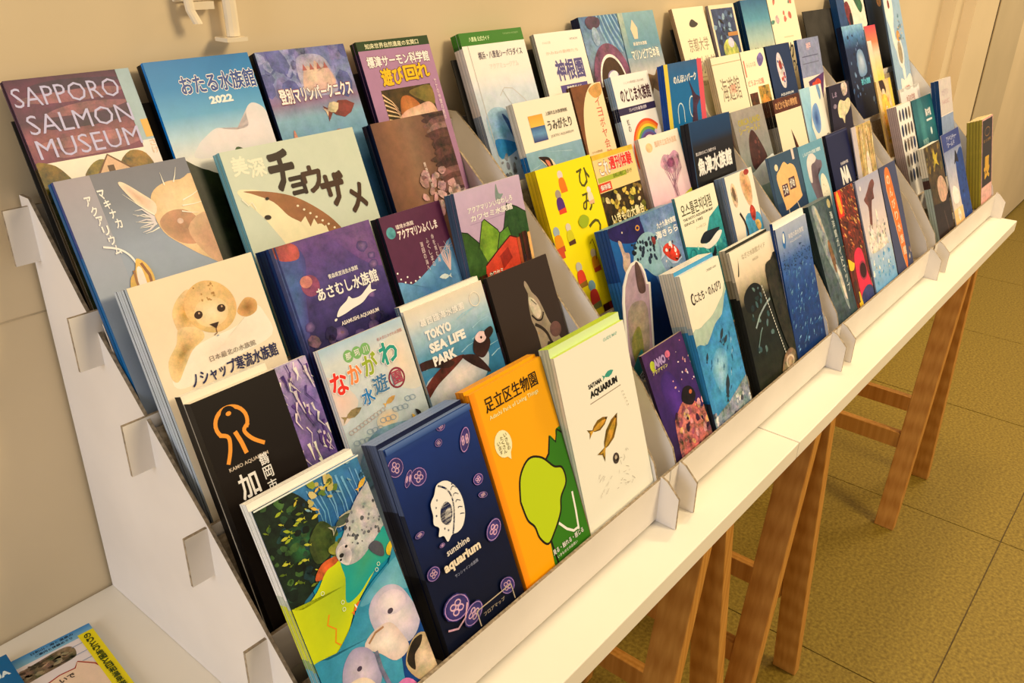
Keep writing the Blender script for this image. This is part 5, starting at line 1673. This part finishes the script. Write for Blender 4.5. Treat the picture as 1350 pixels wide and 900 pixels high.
def a_na(A):
    A.rect(0, 0, A.w, A.h, ('1c2348', .05)); A.rect(0, 2, A.w, 2, '3a3f60'); A.text('名古屋港水族館', 40, 52, 34, 5, 'cfc8c4', .03); A.text('NA', 34, 60, 40, 30, 'ece2d4', .08); A.rect(38, 96, 42, 9, 'e6dccf')


def a_wheat(A):
    A.rect(0, 0, A.w, A.h, ('c0a468', .3)); A.rect(0, 0, 20, A.h, ('c4b8b4', .05))
    for i in range(16):
        x = A.r.uniform(24, 94)
        A.line([(x, A.r.uniform(0, 30)), (x + A.r.uniform(-6, 6), 50), (x + A.r.uniform(-12, 8), 120)], A.r.uniform(2, 5), (A.r.choice(['8a7038', 'e0cc98', 'a4884c', 'd9bc84']), .4), True)
    A.blob([(50, 60), (60, 50), (68, 80), (60, 120), (46, 110)], ('e6d0b4', .2))


leaflet('house', 'slate leaflet with the house shape', 'slate blue leaflet with an orange house-shaped figure', a_house, '3a5468', [(0, '5a7080'), (1, '2c4454')], 'b9b8a8', n=1)
leaflet('beluga', 'light blue white whale leaflet', 'light blue leaflet with a white and grey whale beside a cream oval', a_beluga, '6a9cac', '5a8494', 'a4b8b8', n=1)
leaflet('nabig', 'plain navy block letter leaflet', 'plain navy leaflet with small white block letters and white bar', a_na, '1c2348', '12162c', '5a5460', n=1)
leaflet('wheat', 'golden reed photo leaflet', 'leaflet with a photo of golden reeds and a pale lilac left edge', a_wheat, 'c0a468', 'c4b8b4', 'd9c8a4', n=1)


def a_grey(A):
    A.grad(0, 0, A.w, A.h, [(0, '4a5c5c', .3), (.4, '5a6a6a', .4), (1, '3c4c50', .4)]); A.blob([(10, 6), (28, 10), (40, 60), (50, 90), (66, 150), (54, 170), (36, 110), (18, 70)], ('8a9490', .4)); A.blob([(20, 8), (28, 14), (34, 44), (28, 40)], ('b0a890', .3)); A.blob([(34, 66), (42, 60), (48, 90), (42, 110), (36, 96)], ('7a5a3c', .5)); A.blob([(44, 100), (52, 108), (62, 150), (52, 150)], ('cfc4b0', .3)); A.rect(58, 0, 30, A.h, ('3c5054', .3))
    A.vtext('海洋館ガイドマップ', 66, 22, 9, 14, 'c4c8bc', .02); A.ell(71, 10, 6, 7, ('b4a878', .2))


def a_red(A):
    A.rect(0, 0, A.w, A.h, ('6a2c1c', .5)); A.scatter(120, 0, 0, 78, 100, (2, 6), [('c9843c', .4), ('9a3420', .4), ('d9a860', .3), ('3c1c14', .4), ('b45030', .4)], 'fish', rot=(20, 70)); A.rect(0, 0, 22, 40, ('d0301c', .2)); A.blob([(4, 6), (12, 2), (18, 30), (8, 34)], ('e0a830', .2))
    # a plain rounded pink shape only; the mascot is left out
    A.blob([(24, 110), (36, 98), (52, 98), (62, 110), (66, 140), (74, 176), (30, 182), (22, 150)], ('d8304c', .08)); A.blob([(0, 104), (16, 112), (22, 116), (14, 124), (0, 120)], ('e6c030', .1)); A.ell(50, 134, 16, 15, ('a43448', .1)); A.ell(50, 134, 13, 12, ('3a1014', .1)); A.blob([(24, 172), (40, 162), (60, 160), (76, 170), (78, 200), (24, 200)], ('3c4470', .3))
    A.blob([(10, 170), (20, 160), (26, 190), (16, 200)], ('e0bc30', .2)); A.rect(4, 140, 12, 36, ('4a2a1c', .3))


def a_leap(A):
    A.grad(0, 0, A.w, A.h, [(0, 'a4a4b4', .04), (.3, 'c9bcb8', .04), (.5, 'd9c8b8', .06), (.7, 'a4bccc', .1), (1, '6aa4c4', .1)])
    A.blob([(28, 34), (36, 30), (50, 22), (66, 12), (80, 10), (84, 18), (74, 26), (72, 40), (64, 38), (54, 52), (44, 78), (36, 90), (34, 76), (40, 50), (32, 40)], ('5a3c38', .3), ('7a4c44', .2))
    A.blob([(20, 96), (30, 70), (44, 90), (60, 84), (70, 56), (76, 88), (92, 100), (90, 120), (20, 120)], ('dccfbc', .4)); A.scatter(50, 16, 78, 80, 44, (1.5, 4), [('e9dcc8', .3), ('8a8480', .4), ('c9bca8', .3)], 'ell'); A.scatter(40, 6, 124, 96, 46, (1.4, 4), [('d9dcd4', .3), ('5a9cc4', .2)], 'ell'); A.rect(0, 0, 5, A.h, '5a5c70'); A.ell(20, 14, 4, 4, 'dcd4d0')


def a_slate(A):
    A.rect(0, 0, A.w, A.h, ('464c68', .06)); A.blob([(22, 12), (34, 4), (46, 14), (54, 60), (58, 110), (56, 160), (48, 186), (38, 160), (28, 100), (18, 40)], ('e07a34', .1)); A.line([(22, 14), (18, 40), (28, 100), (38, 160), (46, 184)], 1.6, 'e9b078')
    for i, ch in enumerate('のんびり水族館'):
        A.text(ch, 25 + i * 2.6, 18 + i * 21, 15, 15, 'f0c8a0', .05)
    A.scatter(6, 60, 150, 18, 24, (2, 5), [('c9b49c', .3), ('8a5c48', .3)], 'ell')


leaflet('greywhale', 'grey green whale leaflet', 'grey green leaflet with whale shapes and upright white characters at its right edge', a_grey, '4a5c5c', [(0, '1c3438'), (1, '14282c')], '6a7470', n=2)
leaflet('red', 'red and orange patterned leaflet', 'leaflet crowded with red and orange fish above a rounded pink shape', a_red, '6a2c1c', '8a2c1c', 'b47c4c', n=1)
leaflet('leap', 'leaping brown dolphin leaflet', 'leaflet with a brown dolphin leaping from white spray against a pale sky', a_leap, 'a4bccc', '5a5c70', 'b4b4bc', n=1)
leaflet('slate', 'slate leaflet with the orange board', 'slate leaflet with a long orange surfboard shape carrying cream characters', a_slate, '464c68', '33384c', '6a6c7c', n=1)

# ------------------------------------------------------------------ fourth rack


def a_big(A):
    A.rect(0, 0, A.w, A.h, ('1c3c5c', .2)); A.rect(0, 0, 40, A.h, ('2c4c74', .2)); A.blob([(50, 0), (150, 0), (150, 70), (60, 80)], ('ecdcc4', .1)); A.blob([(40, 24), (60, 20), (72, 44), (70, 66), (56, 70), (42, 50)], ('7a2c30', .4)); A.ell(64, 56, 9, 14, ('1c1418', .2)); A.blob([(92, 10), (120, 4), (140, 30), (120, 44)], ('3c6a4c', .4)); A.rect(0, 80, A.w, 120, ('16283c', .2))


def a_black(A):
    A.grad(0, 0, A.w, A.h, [(0, '102c40', .1), (.5, '0c1c2c', .1), (1, '0a0f18', .1)]); A.ell(84, 30, 14, 12, ('c98c4c', .4))


def a_fishes(A):
    A.grad(0, 0, A.w, A.h, [(0, '8ab4cc', .2), (.2, '4a7ca4', .25), (.4, '1c3458', .2), (1, '12203c', .2)]); A.scatter(46, 0, 20, 114, 160, (2, 6), [('3c5c84', .3), ('1a2440', .3), ('6a84a4', .3)], 'ell'); A.blob([(50, 64), (62, 50), (80, 50), (92, 64), (92, 96), (50, 100)], ('b9c4cc', .1), ('6a8cac', .1)); A.text('夜の水族館', 50, 106, 50, 12, '6ac4e4', .05); A.line([(70, 28), (76, 44)], 2, '1c2c3c')


def a_redpink(A):
    A.grad(0, 0, A.w, A.h, [(0, 'd84454', .06), (.3, 'e08458', .06), (.5, 'e6c8a8', .06), (1, 'e6cc50', .1)]); A.grad(0, 30, 24, A.h, [(0, 'e9d0c0', .05), (1, 'ecd04a', .05)])


def a_snake(A):
    A.rect(0, 0, A.w, A.h, ('9ab4c4', .08)); A.blob([(6, 20), (30, 4), (54, 20), (52, 56), (40, 84), (44, 120), (64, 150), (70, 180), (66, 200), (54, 196), (50, 160), (24, 120), (18, 84), (4, 60)], ('f0e6d4', .04)); A.ring(56, 140, 22, 34, 8, 'e9dccc'); A.ell(56, 140, 13, 24, ('a49474', .2)); A.ell(60, 104, 12, 12, ('d0984c', .3)); A.blob([(24, 30), (32, 26), (36, 40), (26, 44)], ('8a3c34', .3)); A.scatter(20, 62, 60, 34, 60, (2, 5), [('5a8494', .3), ('c9b08a', .3)], 'ell')
    A.blob([(30, 196), (60, 200), (100, 190), (106, 240), (36, 246)], ('efe2d0', .03)); A.text('水族館', 46, 212, 34, 12, 'b9786c', .04)


def a_lady(A):
    A.rect(0, 0, A.w, A.h, ('dcbc84', .2)); A.blob([(18, -2), (40, 0), (50, 20), (40, 28), (22, 22)], ('3c2018', .2)); A.ell(34, 26, 9, 9, ('e6c8a4', .1)); A.blob([(16, 36), (50, 34), (66, 80), (60, 120), (20, 120)], ('e4b84c', .3)); A.scatter(16, 14, 40, 50, 80, (2, 5), [('d9844c', .3), ('c9a434', .3), ('e6d2b0', .2)], 'ell'); A.rect(72, 0, 14, 200, 'dcc04a')


def a_zig(A):
    A.rect(0, 0, A.w, A.h, 'e9dcd0'); A.poly([(0, 0), (16, 14), (34, 0), (60, 10), (84, 0), (104, 12), (130, 0), (130, 6), (0, 6)], 'f2e8dc'); A.text('水辺の学校', 36, 16, 56, 14, 'b4847a', .03); A.scatter(10, 60, 34, 60, 16, (2, 5), [('c9705c', .3), ('d9a878', .3)], 'ell')


def a_chart(A):
    A.rect(0, 0, A.w, A.h, 'ece0d0')
    for i in range(5):
        for j in range(4):
            x, y = 14 + j * 19, 20 + i * 30
            A.ell(x, y, 6.5, 12, (('5a5458', '2c3c5c', '3a3c40', '7a6a54')[(i + j) % 4], .4), 8)
    A.text('あしあとずかん', 10, 66, 60, 8, '8a7c74', .02)


def a_teal(A):
    A.grad(0, 0, A.w, A.h, [(0, '1c5c64', .1), (.5, '2c7478', .15), (1, '144c58', .15)]); A.blob([(30, 10), (60, 4), (70, 60), (60, 120), (30, 110)], ('4a9090', .1), ('2c7074', .1)); A.text('海の中道', 76, 26, 36, 16, 'e0dcd0', .07); A.rect(76, 48, 38, 4, 'e0dcd0'); A.text('WORLD', 30, 84, 36, 12, '9cc0b4', .03); A.ell(96, 74, 6, 8, 'd0dcd4'); A.line([(60, 140), (76, 110), (110, 100)], 3, 'a4ccc4', True)


def a_tall(A):
    A.rect(0, 0, A.w, A.h, ('8fa0b8', .1)); A.rect(0, 0, A.w, 74, ('cfc4b8', .06)); A.text('大分マリン', 16, 20, 50, 14, 'b9a4a8', .03); A.text('うみたまご', 14, 42, 56, 10, 'c4a0a0', .03); A.rect(0, 74, A.w, 2, 'e6d8c8')


leaflet('bigstack', 'thick dark blue stack', 'big dark blue leaflet at the back with a cream and red picture on top', a_big, '1c3c5c', [(0, '1c4468'), (1, '12304c')], '1c3c5c', n=6, th=4, stackcol=('1c3c5c', '1a4870', '2c5c84'))
leaflet('black', 'nearly black leaflet', 'nearly black blue leaflet next to the wall behind the pink one', a_black, '0c1c2c', '080c14', '1c2c3c', n=1)
leaflet('fishes', 'dark blue light beam leaflet', 'dark blue leaflet with light beams and a pale egg-shaped glow', a_fishes, '16284a', [(0, '0c1c38'), (1, '0a142a')], '3c5c7c', n=2)
leaflet('redpink', 'narrow red to yellow leaflet', 'narrow leaflet shading from red at the top to yellow', a_redpink, 'e08458', 'e6d0bc', 'e08c88', n=1)
leaflet('snake', 'tall light blue leaflet', 'very tall light blue leaflet with a long winding white shape', a_snake, '9ab4c4', '5a6c7c', '9ab4c4', n=1)
leaflet('ladyyel', 'yellow leaflet with a dark haired figure', 'small yellow orange leaflet with a dark haired figure', a_lady, 'dcbc84', 'c9a860', 'e0c890', n=1)
leaflet('zigzag', 'short white zigzag topped leaflet', 'short white leaflet with a zigzag top and a reddish title', a_zig, 'e9dcd0', 'c9bcac', 'e9dcd0', n=1)
leaflet('chart', 'white chart leaflet with rows of ovals', 'white leaflet with rows of dark ovals and a thick lilac grey side', a_chart, 'ece0d0', [(0, 'b4a098'), (1, '8f8484')], 'e6d4bc', n=5)
leaflet('teal', 'teal leaflet', 'plain teal leaflet with small white blocks of lettering', a_teal, '1f6068', '144c58', '8aa8a4', n=1)
leaflet('bluetall', 'white over grey blue leaflet', 'leaflet with a white upper half and grey blue lower half, navy side', a_tall, '8fa0b8', [(0, '14406c'), (1, '103458')], 'c4bcb0', n=2)


def a_bear(A):
    A.rect(0, 0, A.w, A.h, ('4a3a1c', .5)); A.scatter(24, 0, 0, 99, 50, (4, 9), [('6a5c28', .4), ('3a3014', .4), ('8a7030', .4)], 'ell'); A.blob([(44, 24), (54, 10), (60, 22), (74, 20), (66, 32), (72, 44), (56, 38), (44, 44), (48, 32)], ('c0a830', .3)); A.blob([(40, 80), (54, 66), (76, 66), (94, 84), (96, 108), (70, 114), (46, 108)], ('c4a084', .2)); A.blob([(-4, 118), (30, 112), (70, 116), (104, 108), (104, 210), (-4, 210)], ('2a1c18', .4)); A.line([(56, 130), (66, 170), (70, 200)], 3, ('5a4a40', .3))


def a_orcab(A):
    A.grad(0, 0, A.w, A.h, [(0, '3c4c80', .1), (.3, '9ca4b8', .1), (.6, 'c9c0bc', .1), (1, 'dcc8a4', .1)]); A.rect(0, 0, A.w, 34, ('3a4a84', .1)); A.text('アドベンチャー', 30, 8, 70, 10, 'b4b8cc', .04); A.text('ワールド', 30, 20, 50, 9, 'b4b8cc', .04)
    A.blob([(66, 60), (78, 52), (126, 50), (126, 210), (70, 210), (60, 130)], ('1c4484', .25)); A.blob([(56, 66), (66, 52), (74, 40), (82, 50), (86, 66), (70, 62)], ('1c1c2c', .2)); A.blob([(6, 120), (24, 104), (44, 112), (56, 124), (44, 140), (16, 138)], ('ece0d4', .1)); A.grad(0, 150, 64, 50, [(0, 'e4c488', .1), (1, 'd9b070', .1)]); A.ell(34, 164, 10, 12, ('e6d8c0', .3)); A.scatter(14, 70, 80, 50, 100, (2, 6), [('2c5c9c', .3), ('143468', .3)], 'ell')


def a_thick(A):
    A.rect(0, 0, A.w, A.h, ('d8a494', .2)); A.rect(4, 4, A.w - 8, 140, ('2a1c14', .1)); A.ring(46, 30, 22, 10, 2, '8a6434'); A.text('海とくらしの史料館', 14, 44, 60, 7, 'a47c44', .02); A.text('長', 22, 84, 44, 44, 'd0a024', .08); A.rect(0, 146, A.w, 50, ('e0b0a0', .2))


leaflet('bear', 'olive brown leaflet with white pages', 'olive brown leaflet with a yellow leaf over a pale rounded animal', a_bear, '4a3a1c', [(0, 'd9d0b4'), (.3, '8a8c7c'), (.33, '4a3028'), (.42, 'a9b4a4'), (1, 'a4a890')], 'f0e4cc', n=3)
leaflet('orcab', 'lilac and blue leaflet', 'lilac leaflet with a deep blue right half and a small black fin', a_orcab, '9ca4b8', 'b9b4b4', '9aa0b4', n=1)
leaflet('thick', 'black and gold book-like leaflet', 'black and gold leaflet on the thick olive stack at the far end', a_thick, '2a1c14', [(0, 'a49434'), (1, '8a7c34')], 'd9c498', n=5, stackcol=('5a5020', '9c8c34', 'c9b884'))

# ------------------------------------------------------------------ die-cut leaflet standing in front of the royal blue booklet
a = math.radians(68)
t = empty('die_cut_leaflet', (0.7365, BASE[2][0] * S + 0.0002 - (FOOT / 1000 - 0.0005) * math.cos(a), Z0 + BASE[2][1] * S - (FOOT / 1000 - 0.0005) * math.sin(a)), (math.radians(80) - math.pi / 2, 0, 0))
tag(t, 'die-cut leaflet with a white arched outline around a pink and olive whale belly', 'leaflet')
out = [(0, 0), (0.0580, 0), (0.0580, .1195), (0.0580 * .90, .1215), (0.0580 * .84, .134), (0.0580 * .72, .145), (0.0580 * .56, .1515), (0.0580 * .38, .1505), (0.0580 * .20, .143), (0.0580 * .06, .130), (0, .112)]


def flat(name, pts, y0, y1, col, parent):
    n = len(pts)
    v = [(x, y0, z) for x, z in pts] + [(x, y1, z) for x, z in pts]
    tri = tessellate_polygon([[Vector((x, z, 0)) for x, z in pts]])
    f = [tuple(q) for q in tri] + [(q[0] + n, q[2] + n, q[1] + n) for q in tri] + [(i, (i + 1) % n, (i + 1) % n + n, i + n) for i in range(n)]
    o = link(name, v, f, M_PAPER, parent)
    ca = o.data.color_attributes.new('Col', 'FLOAT_COLOR', 'CORNER')
    c = ink(*col)
    ca.data.foreach_set('color', list(c) * len(o.data.loops))
    return o


flat('card', out, 0.0, 0.0012, ('efe4d2', 0), t)
inn = [(0.0580 / 2 + (x - 0.0580 / 2) * .86, 0.004 + z * .955) for x, z in out]
A = Art(0.0580 * 1000, 160, 5)
sh = [(x * 1000, 160 - z * 1000) for x, z in inn]
A.poly(sh, ('b098a0', .12))
A.blob([(0.0580 * 160, 60), (0.0580 * 500, 54), (0.0580 * 820, 66), (0.0580 * 830, 110), (0.0580 * 620, 124), (0.0580 * 250, 118), (0.0580 * 130, 92)], ('a89a78', .3), ('9c8c80', .2))
A.blob([(0.0580 * 480, 14), (0.0580 * 600, 12), (0.0580 * 780, 34), (0.0580 * 800, 48), (0.0580 * 560, 44)], ('5a4440', .3))
A.blob([(0.0580 * 200, 96), (0.0580 * 500, 84), (0.0580 * 600, 120), (0.0580 * 300, 126)], ('8a8848', .3))
A.poly([(0.0580 * 90, 128), (0.0580 * 900, 122), (0.0580 * 900, 158), (0.0580 * 90, 158)], 'efe4d2')
A.blob([(0.0580 * 160, 132), (0.0580 * 520, 112), (0.0580 * 560, 134), (0.0580 * 300, 142)], ('3c9088', .15))
A.text('さかなの国', 0.0580 * 130, 140, 0.0580 * 760, 9, '2c2c28', .05)
for nm, V, F, C in (('cover_print', A.V, A.F, A.C), ('lettering', A.TV, A.TF, A.TC)):
    o = link(nm, [(p[0] / 1000, -p[1] / 1000, .160 - p[2] / 1000) for p in V], F, M_PAPER, t)
    o.data.color_attributes.new('Col', 'FLOAT_COLOR', 'CORNER').data.foreach_set('color', [q for c in C for q in c])

# ------------------------------------------------------------------ booklets lying on the table at the left


def lying(label, corner, ang, w, h, th, art, front, side, z):
    t = empty('booklet', (corner[0], corner[1], z), (-math.pi / 2, 0, 0))
    # local x = width, local z = height of the page, laid flat
    t.rotation_mode = 'QUATERNION'
    from mathutils import Quaternion
    t.rotation_quaternion = Quaternion((0, 0, 1), ang) @ Quaternion((1, 0, 0), -math.pi / 2)
    tag(t, label, 'booklet')
    b = bpy.data.objects.new('pages', body_mesh(w, h, th, front, side, side))
    COL.objects.link(b)
    b.parent = t
    A = Art(w, h, 3)
    art(A)
    A.build(t, th)


def a_onsen(A):
    w = A.w
    A.rect(0, 0, w, A.h, 'e2d6ca'); A.grad(0, 0, w, 12, [(0, '3c88b8', .04), (1, '8ab8c4', .06)]); A.text('日和山・海と温泉の', w - 49, 2, 34, 3.0, '24384c', .03); A.text('ご案内と体験めぐり', w - 47, 6.4, 30, 3.0, '24384c', .03)
    A.blob([(w - 60, 17), (w - 30, 14), (w - 21, 18), (w - 21, 28), (w - 27, 32), (w - 60, 34), (w - 90, 40), (w - 90, 17)], ('7a6a50', .6))
    A.scatter(70, w - 90, 17, 66, 14, (1.5, 4.5), [('a09070', .5), ('4a4030', .5), ('8f8060', .5), ('5c5038', .5)], 'ell', (.3, .6), (-20, 40))
    for y in (19, 30, 40, 50):
        A.rect(w - 22, y, 20, .7, '8f9ca8')
    A.blob([(w - 74, 58), (w - 60, 48), (w - 40, 43), (w - 28, 44), (w - 24, 38), (w - 12, 52), (w - 10, 80), (w - 40, 90), (w - 74, 80)], ('eccba8', .04)); A.line([(w - 74, 58), (w - 60, 48), (w - 40, 43), (w - 28, 44), (w - 24, 38), (w - 14, 50), (w - 10, 62), (w - 10, 80)], 1.3, 'a43c30'); A.text('いで', w - 42, 48, 11, 5, '4a3c30', .05)
    A.rect(w - 13, 9, 13, A.h, 'e6d41c'); A.vtext('のりとり地図と日和温泉案内', w - 9.5, 12, 5.4, 6.6, '3c4a10', .05)


def a_blue2(A):
    A.rect(0, 0, A.w, A.h, ('0f6490', .06)); A.text('AQUA', A.w - 30, 18, 26, 8, 'd0dce0', .05)


lying('pale blue booklet lying flat with a yellow strip at its right edge', (0.0704, 0.4818), -0.0894, 120, 170, 5.0, a_onsen, 'dcd0c8', '7fb0c8', TT + 0.0056)
lying('dark blue booklet lying at the lower left, mostly cut off', (0.0204, 0.5117), -0.0792, 110, 150, 4.0, a_blue2, '0f6490', '0c5480', TT + 0.0101)

# ------------------------------------------------------------------ clear plastic bracket on the wall, top left
t = tag(empty('wall_bracket', (0.415, WALL_Y, 1.184)), 'small clear plastic bracket fixed on the wall above the blue leaflet', 'bracket')


def rod(name, pts, r, parent, m):
    V, F = [], []
    n = 10
    for i, (x, y, z) in enumerate(pts):
        for j in range(n):
            q = 2 * math.pi * j / n
            V.append((x + r * math.cos(q), y + r * .7 * math.sin(q), z))
    for i in range(len(pts) - 1):
        for j in range(n):
            F.append((i * n + j, i * n + (j + 1) % n, (i + 1) * n + (j + 1) % n, (i + 1) * n + j))
    F.append(tuple(range(n - 1, -1, -1)))
    F.append(tuple(range((len(pts) - 1) * n, len(pts) * n)))
    return link(name, V, F, m, parent)


bevel(box('back_plate', -.022, .030, -.004, -.0006, -.006, .110, M_ACRYL, t), .0015)
rod('prong', [(-.019, -.012, .11), (-.017, -.012, .02), (-.014, -.014, -.012), (-.010, -.016, -.022)], .0042, t, M_ACRYL)
rod('prong', [(.021, -.014, .11), (.022, -.014, .0), (.023, -.014, -.034)], .0062, t, M_ACRYL)
box('foot_tab', .010, .030, -.024, -.006, -.0375, -.0343, M_ACRYL, t)
box('foot_tab', -.012, .010, -.011, -.0044, -.012, -.006, M_ACRYL, t)
